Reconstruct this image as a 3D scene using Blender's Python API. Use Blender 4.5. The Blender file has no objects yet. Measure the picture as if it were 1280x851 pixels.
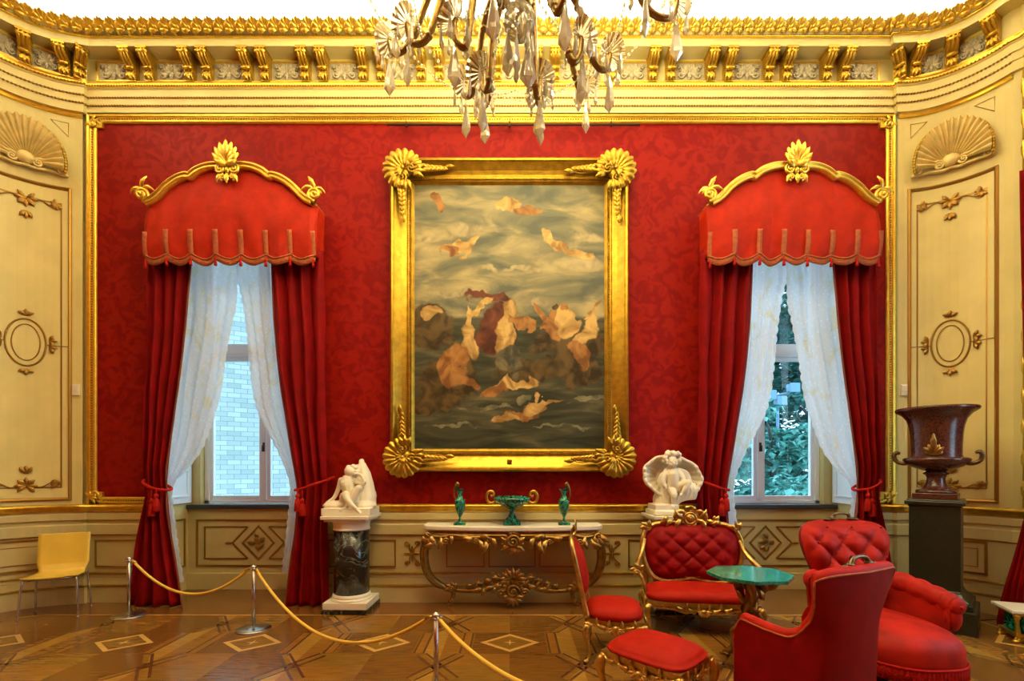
import bpy, math, random
from mathutils import Vector, Matrix, noise
from math import sin, cos, pi, radians, sqrt
V = Vector
random.seed(7)
C = bpy.context.scene.collection
sc = bpy.context.scene

# ------------------------------------------------------------------ camera, world, lights, exposure
cam = bpy.data.objects.new('camera', bpy.data.cameras.new('camera'))
C.objects.link(cam); sc.camera = cam
cam.location = (0, 0, 1.6); cam.rotation_euler = (pi/2, 0, 0)
cam.data.sensor_width = 36; cam.data.lens = 580/1280*36
cam.data.shift_y = (583-425.5)/1280
cam.data.clip_start = 0.05
sc.view_settings.view_transform = 'Standard'; sc.view_settings.look = 'None'
sc.view_settings.gamma = 1; sc.view_settings.use_curve_mapping = False
sc.view_settings.exposure = 0.22
w = bpy.data.worlds.new('sky'); sc.world = w; w.use_nodes = True
wb = w.node_tree.nodes['Background']
wb.inputs[0].default_value = (0.50, 0.80, 1.0, 1); wb.inputs[1].default_value = 3.8
sc.cycles.max_bounces = 7; sc.cycles.diffuse_bounces = 4; sc.cycles.glossy_bounces = 3
sc.cycles.transmission_bounces = 5; sc.cycles.transparent_max_bounces = 12
sc.cycles.sample_clamp_indirect = 6.0; sc.cycles.caustics_reflective = False; sc.cycles.caustics_refractive = False
sc.cycles.use_denoising = True

WARM = (1.0, 0.80, 0.33)
CH = V((0.04, 2.6, 0))                                  # chandelier axis
def light(name, kind, loc, e, col, size=0.1, rot=None, sy=None):
    d = bpy.data.lights.new(name, kind); d.energy = e; d.color = col
    if kind == 'POINT': d.shadow_soft_size = size
    if kind == 'AREA':
        d.size = size
        if sy: d.shape = 'RECTANGLE'; d.size_y = sy
    o = bpy.data.objects.new(name, d); o.location = loc
    if rot: o.rotation_euler = rot
    C.objects.link(o); return o
E_CH = 27; E_UP = 330; E_SUN = 60; E_COVE = 26
for k in range(8):                                      # the ring of chandelier bulbs
    a = 2*pi*k/8+.2
    light('chandelier_bulb_light', 'POINT', (CH.x+0.9*cos(a), CH.y+0.9*sin(a), 5.35), E_CH*.7, WARM, 0.10)
    light('candle_light', 'POINT', (CH.x+0.95*cos(a+.05), CH.y+0.95*sin(a+.05), 4.80), E_CH*.35, WARM, 0.04)
light('ceiling_fill_uplight', 'AREA', (CH.x, CH.y, 5.6), E_UP, (1.0, .84, .50), 1.6, (pi, 0, 0))  # added upward area lamp to brighten the ceiling, beyond the bulbs

COVE = (1.0, .86, .56)                                  # lamps concealed on the ledge above the cornice
light('cove_lamp', 'AREA', (-.25, 5.40, 6.60), E_COVE*9, COVE, 9.2, (pi, 0, 0), .10)
for x_ in (-5.72, 5.20): light('cove_lamp', 'AREA', (x_, 1.4, 6.60), E_COVE*6, COVE, .10, (pi, 0, 0), 6.4)

# ------------------------------------------------------------------ materials
MATS = {}
def mat(name, col, rough=.6, metal=0., bump=0., bscale=60., var=0., vscale=8., col2=None, sheen=0., coat=0., spec=.5, trans=0.,
        emit=None, estr=0., bdist=.01, detail=4., sss=0.):
    m = bpy.data.materials.new(name); m.use_nodes = True; nt = m.node_tree; N = nt.nodes; L = nt.links
    b = N['Principled BSDF']; MATS[name] = m
    b.inputs['Base Color'].default_value = (*col, 1); b.inputs['Roughness'].default_value = rough
    b.inputs['Metallic'].default_value = metal; b.inputs['Specular IOR Level'].default_value = spec
    b.inputs['Sheen Weight'].default_value = sheen; b.inputs['Coat Weight'].default_value = coat
    b.inputs['Transmission Weight'].default_value = trans
    if sheen: b.inputs['Sheen Tint'].default_value = (*col, 1); b.inputs['Sheen Roughness'].default_value = .4
    if coat: b.inputs['Coat Roughness'].default_value = .12
    if emit: b.inputs['Emission Color'].default_value = (*emit, 1); b.inputs['Emission Strength'].default_value = estr
    tc = N.new('ShaderNodeTexCoord')
    if var or col2:
        n = N.new('ShaderNodeTexNoise'); n.inputs['Scale'].default_value = vscale; n.inputs['Detail'].default_value = detail
        L.new(tc.outputs['Object'], n.inputs['Vector'])
        r = N.new('ShaderNodeValToRGB'); r.color_ramp.elements[0].position = .35; r.color_ramp.elements[1].position = .65
        c2 = col2 or tuple(c*(1-var) for c in col)
        r.color_ramp.elements[0].color = (*col, 1); r.color_ramp.elements[1].color = (*c2, 1)
        L.new(n.outputs['Fac'], r.inputs[0]); L.new(r.outputs[0], b.inputs['Base Color'])
    if bump:
        n2 = N.new('ShaderNodeTexNoise'); n2.inputs['Scale'].default_value = bscale; n2.inputs['Detail'].default_value = 3
        L.new(tc.outputs['Object'], n2.inputs['Vector'])
        bp = N.new('ShaderNodeBump'); bp.inputs['Strength'].default_value = bump; bp.inputs['Distance'].default_value = bdist
        L.new(n2.outputs['Fac'], bp.inputs['Height']); L.new(bp.outputs[0], b.inputs['Normal'])
    return m
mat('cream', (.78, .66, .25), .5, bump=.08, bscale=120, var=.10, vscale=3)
mat('cream_dimmed', (.60, .50, .21), .5, bump=.08, bscale=120, var=.12, vscale=3)  # darker copy of cream: the weaker light low down is in the colour
mat('white_paint', (.90, .86, .72), .5)
mat('ceiling_white', (.93, .92, .88), .7)
mat('relief_plaster', (.52, .45, .26), .6, var=.35, vscale=40)
mat('gold', (.68, .43, .045), .30, .80, bump=.25, bscale=90, var=.25, vscale=14, bdist=.006)
mat('gold_frame', (.50, .30, .028), .33, .85, bump=.25, bscale=90, var=.3, vscale=14, bdist=.006)
mat('gold_bright', (.90, .62, .08), .32, .75, bump=.2, bscale=60, bdist=.006, var=.15, vscale=20)
mat('gold_leaf_line', (.36, .20, .035), .38, .75, bump=.2, bscale=150)
mat('gold_old', (.42, .24, .055), .33, .85, bump=.35, bscale=70, var=.4, vscale=18, bdist=.008)
mat('gold_furn', (.72, .44, .10), .30, .85, bump=.3, bscale=80, var=.35, vscale=20, bdist=.006)
mat('bronze', (.16, .10, .045), .35, .9, bump=.2, bscale=90)
mat('red_curtain', (.24, .0012, .0014), .7, sheen=.06, bump=.15, bscale=200, var=.25, vscale=6, spec=.12)
mat('red_valance', (.46, .020, .004), .6, sheen=.08, bump=.3, bscale=22, var=.2, vscale=9, bdist=.012, spec=.12)
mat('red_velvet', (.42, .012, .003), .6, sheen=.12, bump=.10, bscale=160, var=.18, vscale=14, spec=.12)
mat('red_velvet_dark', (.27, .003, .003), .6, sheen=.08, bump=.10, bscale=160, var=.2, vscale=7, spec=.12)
mat('red_pink_velvet', (.46, .018, .009), .55, sheen=.35, bump=.15, bscale=130, var=.45, vscale=5, spec=.12)
mat('fringe_red', (.42, .012, .006), .8, bump=.6, bscale=120, spec=.12)
mat('fringe_gold', (.48, .10, .018), .7, bump=.6, bscale=160, var=.3, vscale=30)
mat('marble_white', (.84, .78, .62), .35, var=.06, vscale=6)
mat('statue_marble', (.86, .79, .60), .42, bump=.1, bscale=120, var=.05, vscale=8)
mat('steel', (.55, .52, .46), .25, .95)
mat('rope', (.80, .52, .06), .6, bump=.5, bscale=150)
mat('yellow_wood', (.80, .54, .07), .35, bump=.05, coat=.2, var=.10, vscale=5)
mat('window_white', (.84, .92, 1.0), .4)
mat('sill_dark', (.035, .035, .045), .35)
mat('dark', (.02, .02, .02), .5)
mat('plastic_cream', (.80, .74, .55), .4)
mat('bulb', (1, .9, .6), .4, emit=(1, .8, .45), estr=12)
mat('braid', (.22, .05, .012), .7, bump=.5, bscale=160)
mat('lamp_blue', (.10, .22, .34), .4)
mat('iron', (.05, .03, .02), .5, .6)

def nmat(name):
    m = bpy.data.materials.new(name); m.use_nodes = True; MATS[name] = m
    return m, m.node_tree.nodes, m.node_tree.links, m.node_tree.nodes['Principled BSDF']
def ramp(N, stops):
    r = N.new('ShaderNodeValToRGB'); e = r.color_ramp.elements
    while len(e) < len(stops): e.new(.5)
    for k, (p, c) in enumerate(stops): e[k].position = p; e[k].color = (*c, 1)
    return r
# damask wall silk
m, N, L, b = nmat('damask')
tc = N.new('ShaderNodeTexCoord'); n1 = N.new('ShaderNodeTexNoise'); n1.inputs['Scale'].default_value = 7; n1.inputs['Detail'].default_value = 5; n1.inputs['Distortion'].default_value = 1.2
L.new(tc.outputs['Object'], n1.inputs['Vector'])
r = ramp(N, [(.42, (.21, .002, .0010)), (.56, (.28, .007, .0016))]); L.new(n1.outputs['Fac'], r.inputs[0]); L.new(r.outputs[0], b.inputs['Base Color'])
n2 = N.new('ShaderNodeTexNoise'); n2.inputs['Scale'].default_value = 260; L.new(tc.outputs['Object'], n2.inputs['Vector'])
bp = N.new('ShaderNodeBump'); bp.inputs['Strength'].default_value = .25; bp.inputs['Distance'].default_value = .004
L.new(n2.outputs['Fac'], bp.inputs['Height']); L.new(bp.outputs[0], b.inputs['Normal'])
rr = N.new('ShaderNodeMapRange'); rr.inputs[3].default_value = .62; rr.inputs[4].default_value = .45
L.new(n1.outputs['Fac'], rr.inputs[0]); L.new(rr.outputs[0], b.inputs['Roughness'])
b.inputs['Specular IOR Level'].default_value = .12
# malachite
def malachite(name, s, cc=((.002, .035, .022), (.008, .13, .075), (.03, .33, .19))):
    m, N, L, b = nmat(name)
    tc = N.new('ShaderNodeTexCoord'); n = N.new('ShaderNodeTexNoise'); n.inputs['Scale'].default_value = s; n.inputs['Detail'].default_value = 3; n.inputs['Distortion'].default_value = 1.5
    wv = N.new('ShaderNodeMath'); wv.operation = 'MULTIPLY'; wv.inputs[1].default_value = 55
    sn = N.new('ShaderNodeMath'); sn.operation = 'SINE'
    L.new(tc.outputs['Object'], n.inputs['Vector']); L.new(n.outputs['Fac'], wv.inputs[0]); L.new(wv.outputs[0], sn.inputs[0])
    mr = N.new('ShaderNodeMapRange'); mr.inputs[1].default_value = -1; L.new(sn.outputs[0], mr.inputs[0])
    r = ramp(N, [(0, cc[0]), (.5, cc[1]), (1, cc[2])]); L.new(mr.outputs[0], r.inputs[0]); L.new(r.outputs[0], b.inputs['Base Color'])
    b.inputs['Roughness'].default_value = .15; b.inputs['Coat Weight'].default_value = .3
malachite('malachite', 5); malachite('malachite_top', 4, ((.012, .17, .11), (.018, .23, .15), (.03, .33, .22)))
# dark veined marble, red granite, green granite
def veined(name, base, vein, s, width=.03, rough=.2):
    m, N, L, b = nmat(name)
    tc = N.new('ShaderNodeTexCoord'); n = N.new('ShaderNodeTexNoise'); n.inputs['Scale'].default_value = s; n.inputs['Detail'].default_value = 6; n.inputs['Distortion'].default_value = 2.0
    L.new(tc.outputs['Object'], n.inputs['Vector'])
    r = ramp(N, [(.46-width, base), (.5, vein), (.54+width, base)]); L.new(n.outputs['Fac'], r.inputs[0]); L.new(r.outputs[0], b.inputs['Base Color'])
    b.inputs['Roughness'].default_value = rough
veined('black_marble', (.012, .014, .012), (.17, .17, .12), 4.5, -.02)
veined('red_granite', (.05, .015, .009), (.13, .040, .022), 24, .06, .22)
veined('green_granite', (.007, .010, .005), (.024, .028, .014), 60, .08, .3)
# wood for the floor
def wood(name, c1, c2, ang):
    m, N, L, b = nmat(name)
    tc = N.new('ShaderNodeTexCoord'); mp = N.new('ShaderNodeMapping'); mp.inputs['Rotation'].default_value = (0, 0, ang); mp.inputs['Scale'].default_value = (2.5, 24, 1)
    n = N.new('ShaderNodeTexNoise'); n.inputs['Scale'].default_value = 2.2; n.inputs['Detail'].default_value = 5
    L.new(tc.outputs['Object'], mp.inputs[0]); L.new(mp.outputs[0], n.inputs['Vector'])
    r = ramp(N, [(.3, c1), (.7, c2)]); L.new(n.outputs['Fac'], r.inputs[0]); L.new(r.outputs[0], b.inputs['Base Color'])
    n2 = N.new('ShaderNodeTexNoise'); n2.inputs['Scale'].default_value = 2.5; L.new(tc.outputs['Object'], n2.inputs['Vector'])
    mr = N.new('ShaderNodeMapRange'); mr.inputs[3].default_value = .14; mr.inputs[4].default_value = .30; L.new(n2.outputs['Fac'], mr.inputs[0]); L.new(mr.outputs[0], b.inputs['Roughness'])
    b.inputs['Coat Weight'].default_value = .25; b.inputs['Coat Roughness'].default_value = .2
wood('wood_a', (.17, .078, .012), (.27, .135, .020), 0); wood('wood_b', (.27, .135, .020), (.40, .215, .034), .785)
wood('wood_c', (.13, .050, .008), (.20, .083, .013), -.785); wood('wood_d', (.09, .030, .010), (.15, .050, .014), 1.57)
wood('wood_light', (.50, .29, .07), (.64, .38, .10), .5); wood('wood_border', (.14, .050, .010), (.20, .075, .015), 0)
wood('wood_e', (.20, .080, .012), (.30, .135, .020), 1.57)
# lace
m, N, L, b = nmat('lace')
tc = N.new('ShaderNodeTexCoord'); vo = N.new('ShaderNodeTexVoronoi'); vo.inputs['Scale'].default_value = 24
nn = N.new('ShaderNodeTexNoise'); nn.inputs['Scale'].default_value = 5; nn.inputs['Detail'].default_value = 5; nn.inputs['Distortion'].default_value = 2
mp = N.new('ShaderNodeMapping'); mp.inputs['Scale'].default_value = (1, .2, .45); L.new(tc.outputs['Object'], mp.inputs[0]); L.new(mp.outputs[0], nn.inputs['Vector'])
L.new(tc.outputs['Object'], vo.inputs['Vector'])
r = ramp(N, [(.54, (.90, .90, .94)), (.66, (.88, .80, .62))]); L.new(nn.outputs['Fac'], r.inputs[0]); L.new(r.outputs[0], b.inputs['Base Color'])
b.inputs['Roughness'].default_value = .9
tl = N.new('ShaderNodeBsdfTranslucent'); L.new(r.outputs[0], tl.inputs[0])
mx = N.new('ShaderNodeMixShader'); mx.inputs[0].default_value = .55; L.new(b.outputs[0], mx.inputs[1]); L.new(tl.outputs[0], mx.inputs[2])
tr = N.new('ShaderNodeBsdfTransparent'); mx2 = N.new('ShaderNodeMixShader')
r2 = ramp(N, [(.12, (.02,)*3), (.30, (.16,)*3)]); L.new(vo.outputs['Distance'], r2.inputs[0]); L.new(r2.outputs[0], mx2.inputs[0])
L.new(mx.outputs[0], mx2.inputs[1]); L.new(tr.outputs[0], mx2.inputs[2]); L.new(mx2.outputs[0], N['Material Output'].inputs[0])
# window glass (thin) and chandelier crystal
m, N, L, b = nmat('window_glass')
gl = N.new('ShaderNodeBsdfGlossy'); gl.inputs['Roughness'].default_value = .02; tr = N.new('ShaderNodeBsdfTransparent'); mx = N.new('ShaderNodeMixShader'); mx.inputs[0].default_value = .015
L.new(tr.outputs[0], mx.inputs[1]); L.new(gl.outputs[0], mx.inputs[2]); L.new(mx.outputs[0], N['Material Output'].inputs[0])
m, N, L, b = nmat('crystal')
b.inputs['Base Color'].default_value = (1, .97, .88, 1); b.inputs['Roughness'].default_value = .02; b.inputs['Transmission Weight'].default_value = 1; b.inputs['IOR'].default_value = 1.45
mat('crystal_white', (.85, .80, .66), .1, spec=.9, coat=1)
# outdoor stone and leaves
m, N, L, b = nmat('outdoor_brick')
tc = N.new('ShaderNodeTexCoord'); mp = N.new('ShaderNodeMapping'); mp.inputs['Rotation'].default_value = (pi/2, 0, 0); br = N.new('ShaderNodeTexBrick')
L.new(tc.outputs['Object'], mp.inputs[0]); L.new(mp.outputs[0], br.inputs['Vector'])
br.inputs['Scale'].default_value = 2.6; br.inputs['Color1'].default_value = (.52, .60, .60, 1); br.inputs['Color2'].default_value = (.33, .42, .44, 1); br.inputs['Mortar'].default_value = (.22, .29, .31, 1)
br.inputs['Mortar Size'].default_value = .012; br.inputs['Bias'].default_value = -.2
L.new(br.outputs['Color'], b.inputs['Base Color']); b.inputs['Roughness'].default_value = .9
mat('leaf_green', (.05, .24, .22), .6, var=.6, vscale=3)
mat('leaf_light', (.16, .50, .45), .6, var=.5, vscale=5)
mat('bark', (.06, .06, .05), .9)
mat('outdoor_ground', (.10, .18, .12), .9)
# painted picture (generic sky and sea with warm masses)
m, N, L, b = nmat('painted_canvas')
tc = N.new('ShaderNodeTexCoord'); sx = N.new('ShaderNodeSeparateXYZ'); L.new(tc.outputs['Object'], sx.inputs[0])
def nz(scale, stretch, det=5, dist=0.6):
    mp = N.new('ShaderNodeMapping'); mp.inputs['Scale'].default_value = stretch; n = N.new('ShaderNodeTexNoise')
    n.inputs['Scale'].default_value = scale; n.inputs['Detail'].default_value = det; n.inputs['Distortion'].default_value = dist
    L.new(tc.outputs['Object'], mp.inputs[0]); L.new(mp.outputs[0], n.inputs['Vector']); return n
sky = nz(2.0, (.8, 1, 2.2)); rs = ramp(N, [(.36, (.10, .11, .08)), (.5, (.20, .185, .105)), (.66, (.42, .34, .16))]); L.new(sky.outputs['Fac'], rs.inputs[0])
sea = nz(2.2, (.7, 1, 4)); rq = ramp(N, [(.35, (.025, .030, .016)), (.55, (.065, .065, .035)), (.72, (.15, .13, .06))]); L.new(sea.outputs['Fac'], rq.inputs[0])
hz = N.new('ShaderNodeMapRange'); hz.inputs[1].default_value = -.02; hz.inputs[2].default_value = .02; L.new(sx.outputs[2], hz.inputs[0])
mm = N.new('ShaderNodeMixRGB'); L.new(hz.outputs[0], mm.inputs[0]); L.new(rq.outputs[0], mm.inputs[1]); L.new(rs.outputs[0], mm.inputs[2])
wob = nz(2.6, (1, 1, 1), 3, .3); wob2 = nz(9, (1, 1, 1), 2, .2)
def vm(op, a, b_):
    n = N.new('ShaderNodeVectorMath'); n.operation = op
    for k_, q_ in enumerate((a, b_)):
        if isinstance(q_, tuple): n.inputs[k_].default_value = q_
        else: L.new(q_, n.inputs[k_])
    return n.outputs[0]
d1 = vm('MULTIPLY', vm('SUBTRACT', wob.outputs['Color'], (.5, .5, .5)), (.42, 0, .42)); d2 = vm('MULTIPLY', vm('SUBTRACT', wob2.outputs['Color'], (.5, .5, .5)), (.09, 0, .09))
pv = vm('ADD', vm('ADD', tc.outputs['Object'], d1), d2)
shade = nz(5.5, (1, 1, 1), 3, .8); PC_ = {'cloud': ((.24, .20, .11), (.46, .37, .19)), 'rock': ((.030, .020, .008), (.12, .075, .024)), 'warm': ((.17, .065, .016), (.40, .19, .05)), 'gold': ((.26, .14, .035), (.62, .40, .13)), 'foam': ((.08, .08, .045), (.22, .20, .11)), 'wine': ((.06, .012, .006), (.17, .045, .018)), 'grey': ((.05, .05, .035), (.20, .16, .08))}
PR_ = {}
for k_, (c1_, c2_) in PC_.items():
    r_ = ramp(N, [(.36, c1_), (.62, c2_)]); L.new(shade.outputs['Fac'], r_.inputs[0]); PR_[k_] = r_.outputs[0]
last = mm.outputs[0]
def daub(x, z, rx, rz, col, rot=0., soft=.18):
    global last
    mp = N.new('ShaderNodeMapping'); mp.vector_type = 'TEXTURE'; mp.inputs[1].default_value = (x, -.02, z); mp.inputs[2].default_value = (0, -rot, 0); mp.inputs[3].default_value = (rx, 1, rz)
    L.new(pv, mp.inputs[0]); ln = N.new('ShaderNodeVectorMath'); ln.operation = 'LENGTH'; L.new(mp.outputs[0], ln.inputs[0])
    mr = N.new('ShaderNodeMapRange'); mr.inputs[1].default_value = 1; mr.inputs[2].default_value = 1-soft; L.new(ln.outputs['Value'], mr.inputs[0])
    mx_ = N.new('ShaderNodeMixRGB'); L.new(mr.outputs[0], mx_.inputs[0]); L.new(last, mx_.inputs[1]); L.new(PR_[col], mx_.inputs[2]); last = mx_.outputs[0]
for a_ in ((-.55, 1.02, .34, .09, 'cloud'), (-.95, .95, .25, .07, 'cloud'), (.85, .60, .34, .12, 'cloud'), (.95, .95, .24, .08, 'cloud'), (.05, .60, .5, .05, 'cloud'), (.35, .20, .28, .09, 'cloud'), (-.6, .30, .4, .05, 'cloud')): daub(*a_, soft=.6)
for a_ in ((.0, 1.32, .20, .08, 'gold', .3), (.22, 1.25, .19, .06, 'warm', -.2), (-.55, .83, .22, .07, 'gold', .4), (-.72, .74, .14, .05, 'warm', .1), (.55, .90, .16, .08, 'gold', -.8), (.80, .74, .22, .06, 'gold', -.2), (-.85, 1.36, .07, .08, 'warm', 0),
    (-.95, -.10, .28, .26, 'rock'), (.72, -.30, .45, .24, 'rock'), (-.25, .22, .36, .07, 'wine', -.1), (-.15, -.15, .24, .34, 'wine', -.3), (-.75, -.75, .38, .32, 'rock', .2), (.35, -.62, .55, .14, 'rock', .1), (.85, -.65, .28, .16, 'rock'),
    (-.02, -.12, .10, .34, 'gold', -.15), (.02, .15, .07, .08, 'gold'), (.15, -.05, .20, .035, 'warm', -.2), (.0, -.52, .13, .22, 'grey', .1), (-.48, -.30, .12, .26, 'gold', .1), (-.46, .02, .05, .16, 'gold', .2), (-.68, -.55, .15, .30, 'warm', -.15), (-.76, -.20, .07, .10, 'rock'), (-.55, -.72, .22, .08, 'warm', -.5), (-.9, .02, .13, .08, 'gold'), (-.35, .12, .20, .035, 'gold', .4),
    (.38, .02, .05, .22, 'warm', .6), (.55, -.12, .10, .20, 'warm', .1), (.70, -.05, .10, .20, 'gold', -.1), (.60, .10, .05, .06, 'rock'), (.72, .10, .05, .06, 'warm'), (.92, -.15, .11, .24, 'gold', -.5), (.98, .08, .16, .035, 'gold', .6), (.82, -.42, .09, .16, 'warm', .2), (.42, -.35, .22, .07, 'rock', .3), (.05, -.80, .30, .06, 'gold', .12), (-.2, -.88, .16, .07, 'warm', .2),
    (-.85, -1.0, .35, .14, 'rock'), (.08, -1.18, .26, .065, 'warm', .22), (.28, -1.05, .19, .07, 'gold', .35), (.30, -.92, .055, .06, 'gold'), (.45, -.96, .17, .025, 'gold', .25), (.12, -.98, .11, .05, 'foam', .6), (-.05, -1.22, .16, .05, 'gold', .05), (.9, -.98, .25, .035, 'foam'), (-.3, -1.08, .30, .03, 'foam'), (-.7, -1.3, .35, .02, 'foam'), (.6, -1.3, .4, .025, 'foam')): daub(*a_)
L.new(last, b.inputs['Base Color']); b.inputs['Roughness'].default_value = .5; b.inputs['Specular IOR Level'].default_value = .25

# ------------------------------------------------------------------ mesh helpers
def cat(pts, k=6, closed=False):
    pts = [V(p) for p in pts]; n = len(pts); out = []
    rng = n if closed else n-1
    for i in range(rng):
        if closed: p0, p1, p2, p3 = pts[i-1], pts[i], pts[(i+1) % n], pts[(i+2) % n]
        else: p0, p1, p2, p3 = pts[max(i-1, 0)], pts[i], pts[i+1], pts[min(i+2, n-1)]
        for j in range(k):
            t = j/k
            out.append(.5*((2*p1)+(p2-p0)*t+(2*p0-5*p1+4*p2-p3)*t*t+(3*p1-p0-3*p2+p3)*t**3))
    if not closed: out.append(pts[-1].copy())
    return out
def interp(tab, x):
    if x <= tab[0][0]: return tab[0][1]
    for (a, fa), (b, fb) in zip(tab, tab[1:]):
        if x <= b: return fa+(fb-fa)*(x-a)/(b-a)
    return tab[-1][1]
def sinterp(tab, x):
    if x <= tab[0][0]: return tab[0][1]
    for i in range(len(tab)-1):
        a, fa = tab[i]; b, fb = tab[i+1]
        if x <= b:
            t = (x-a)/(b-a); f0 = tab[max(i-1, 0)]; f3 = tab[min(i+2, len(tab)-1)]
            m0 = (fb-f0[1])/(b-f0[0])*(b-a); m1 = (f3[1]-fa)/(f3[0]-a)*(b-a)
            return (2*t**3-3*t*t+1)*fa+(t**3-2*t*t+t)*m0+(-2*t**3+3*t*t)*fb+(t**3-t*t)*m1
    return tab[-1][1]
def resamp(tab, n):
    return [interp([(i/(len(tab)-1), v) for i, v in enumerate(tab)], j/(n-1)) for j in range(n)]
class MB:
    def __init__(s): s.v = []; s.f = []; s.m = []; s.sm = []; s.cur = 0; s.smooth = True
    def add(s, vs, fs, sm=None):
        o = len(s.v); s.v += [V(v) for v in vs]
        for f in fs: s.f.append([i+o for i in f]); s.m.append(s.cur); s.sm.append(s.smooth if sm is None else sm)
        return s
    def box(s, c, d, M=None):
        x, y, z = [q/2 for q in d]; c = V(c)
        vs = [V((i*x, j*y, k*z)) for i in (-1, 1) for j in (-1, 1) for k in (-1, 1)]
        if M: vs = [M @ v for v in vs]
        return s.add([v+c for v in vs], [(0, 1, 3, 2), (4, 6, 7, 5), (0, 4, 5, 1), (2, 3, 7, 6), (0, 2, 6, 4), (1, 5, 7, 3)], False)
    def bx(s, x0, x1, y0, y1, z0, z1): return s.box(((x0+x1)/2, (y0+y1)/2, (z0+z1)/2), (x1-x0, y1-y0, z1-z0))
    def grid(s, fn, nu, nv, cu=False, cv=False):
        vs = [fn(i/(nu if cu else nu-1), j/(nv if cv else nv-1)) for i in range(nu) for j in range(nv)]
        fs = []
        for i in range(nu if cu else nu-1):
            for j in range(nv if cv else nv-1):
                a, b = i, (i+1) % nu; c, d = j, (j+1) % nv
                fs.append((a*nv+c, b*nv+c, b*nv+d, a*nv+d))
        return s.add(vs, fs)
    def lathe(s, prof, n=24, c=(0, 0, 0), M=None, fn=None, caps=True):
        vs = []; c = V(c)
        for (r, z) in prof:
            for k in range(n):
                a = 2*pi*k/n; q = r*(fn(a, z) if fn else 1); p = V((q*cos(a), q*sin(a), z))
                vs.append((M @ p if M else p)+c)
        m = len(prof); fs = [(i*n+k, i*n+(k+1) % n, (i+1)*n+(k+1) % n, (i+1)*n+k) for i in range(m-1) for k in range(n)]
        if caps: fs += [tuple(range(n))[::-1], tuple((m-1)*n+k for k in range(n))]
        return s.add(vs, fs)
    def tube(s, pts, r, n=8, flat=1., closed=False, k=0, up=None, caps=True):
        if k: pts = cat(pts, k, closed)
        pts = [V(p) for p in pts]; m = len(pts)
        if not isinstance(r, (list, tuple)): r = [r]*2
        rr = resamp(list(r), m); T = []
        for i in range(m):
            a = pts[i-1] if (i or closed) else pts[0]; b = pts[(i+1) % m] if (i < m-1 or closed) else pts[-1]
            t = b-a; T.append(t.normalized() if t.length > 1e-9 else V((0, 0, 1)))
        u = V(up) if up else (V((0, 0, 1)) if abs(T[0].z) < .9 else V((1, 0, 0)))
        vs = []
        for i in range(m):
            if up: u = V(up)
            x = T[i].cross(u)
            if x.length < 1e-6: x = T[i].orthogonal()
            x.normalize(); y = x.cross(T[i]); y.normalize()
            if not up: u = y
            for q in range(n):
                a = 2*pi*q/n; vs.append(pts[i]+x*(cos(a)*rr[i])+y*(sin(a)*rr[i]*flat))
        rng = m if closed else m-1
        fs = [(i*n+q, i*n+(q+1) % n, ((i+1) % m)*n+(q+1) % n, ((i+1) % m)*n+q) for i in range(rng) for q in range(n)]
        if caps and not closed: fs += [tuple(range(n))[::-1], tuple((m-1)*n+q for q in range(n))]
        return s.add(vs, fs)
    def ell(s, c, r, M=None, nu=14, nv=10):
        if isinstance(r, (int, float)): r = (r, r, r)
        c = V(c)
        vs = [V((0, 0, r[2]))]
        for j in range(1, nv):
            p = pi*j/nv
            for i in range(nu): a = 2*pi*i/nu; vs.append(V((r[0]*sin(p)*cos(a), r[1]*sin(p)*sin(a), r[2]*cos(p))))
        vs.append(V((0, 0, -r[2])))
        if M: vs = [M @ v for v in vs]
        fs = [(0, 1+i, 1+(i+1) % nu) for i in range(nu)]
        for j in range(nv-2):
            for i in range(nu): fs.append((1+j*nu+i, 1+(j+1)*nu+i, 1+(j+1)*nu+(i+1) % nu, 1+j*nu+(i+1) % nu))
        e = len(vs)-1; fs += [(e, 1+(nv-2)*nu+(i+1) % nu, 1+(nv-2)*nu+i) for i in range(nu)]
        return s.add([v+c for v in vs], fs)
    def prism(s, poly, z0, z1, M=None):
        n = len(poly); vs = [V((x, y, z0)) for x, y in poly]+[V((x, y, z1)) for x, y in poly]
        if M: vs = [M @ v for v in vs]
        return s.add(vs, [tuple(range(n))[::-1], tuple(range(n, 2*n))]+[(i, (i+1) % n, n+(i+1) % n, n+i) for i in range(n)], False)
    def sweep(s, path, prof, N, closed=False, flip=1, smooth=False):
        """prof: (a across, b along N)"""
        P = [V(p) for p in path]; m = len(P); N = V(N); vs = []
        for i in range(m):
            a = P[i]-P[i-1] if (i or closed) else None; b = P[(i+1) % m]-P[i] if (i < m-1 or closed) else None
            if a is None: a = b
            if b is None: b = a
            a = a.normalized(); b = b.normalized(); sa = N.cross(a); sb = N.cross(b); q = sa+sb
            q = q/max(.2, q.dot(sa)) if q.length > 1e-6 else sa
            for (x, y) in prof: vs.append(P[i]+q*(x*flip)+N*y)
        n = len(prof); rng = m if closed else m-1
        fs = [(i*n+k, i*n+k+1, ((i+1) % m)*n+k+1, ((i+1) % m)*n+k) for i in range(rng) for k in range(n-1)]
        return s.add(vs, fs, smooth)
    def xf(s, M, i0=0):
        for i in range(i0, len(s.v)): s.v[i] = M @ s.v[i]
        return s
    def map(s, fn): s.v = [V(fn(v)) for v in s.v]; return s
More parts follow.
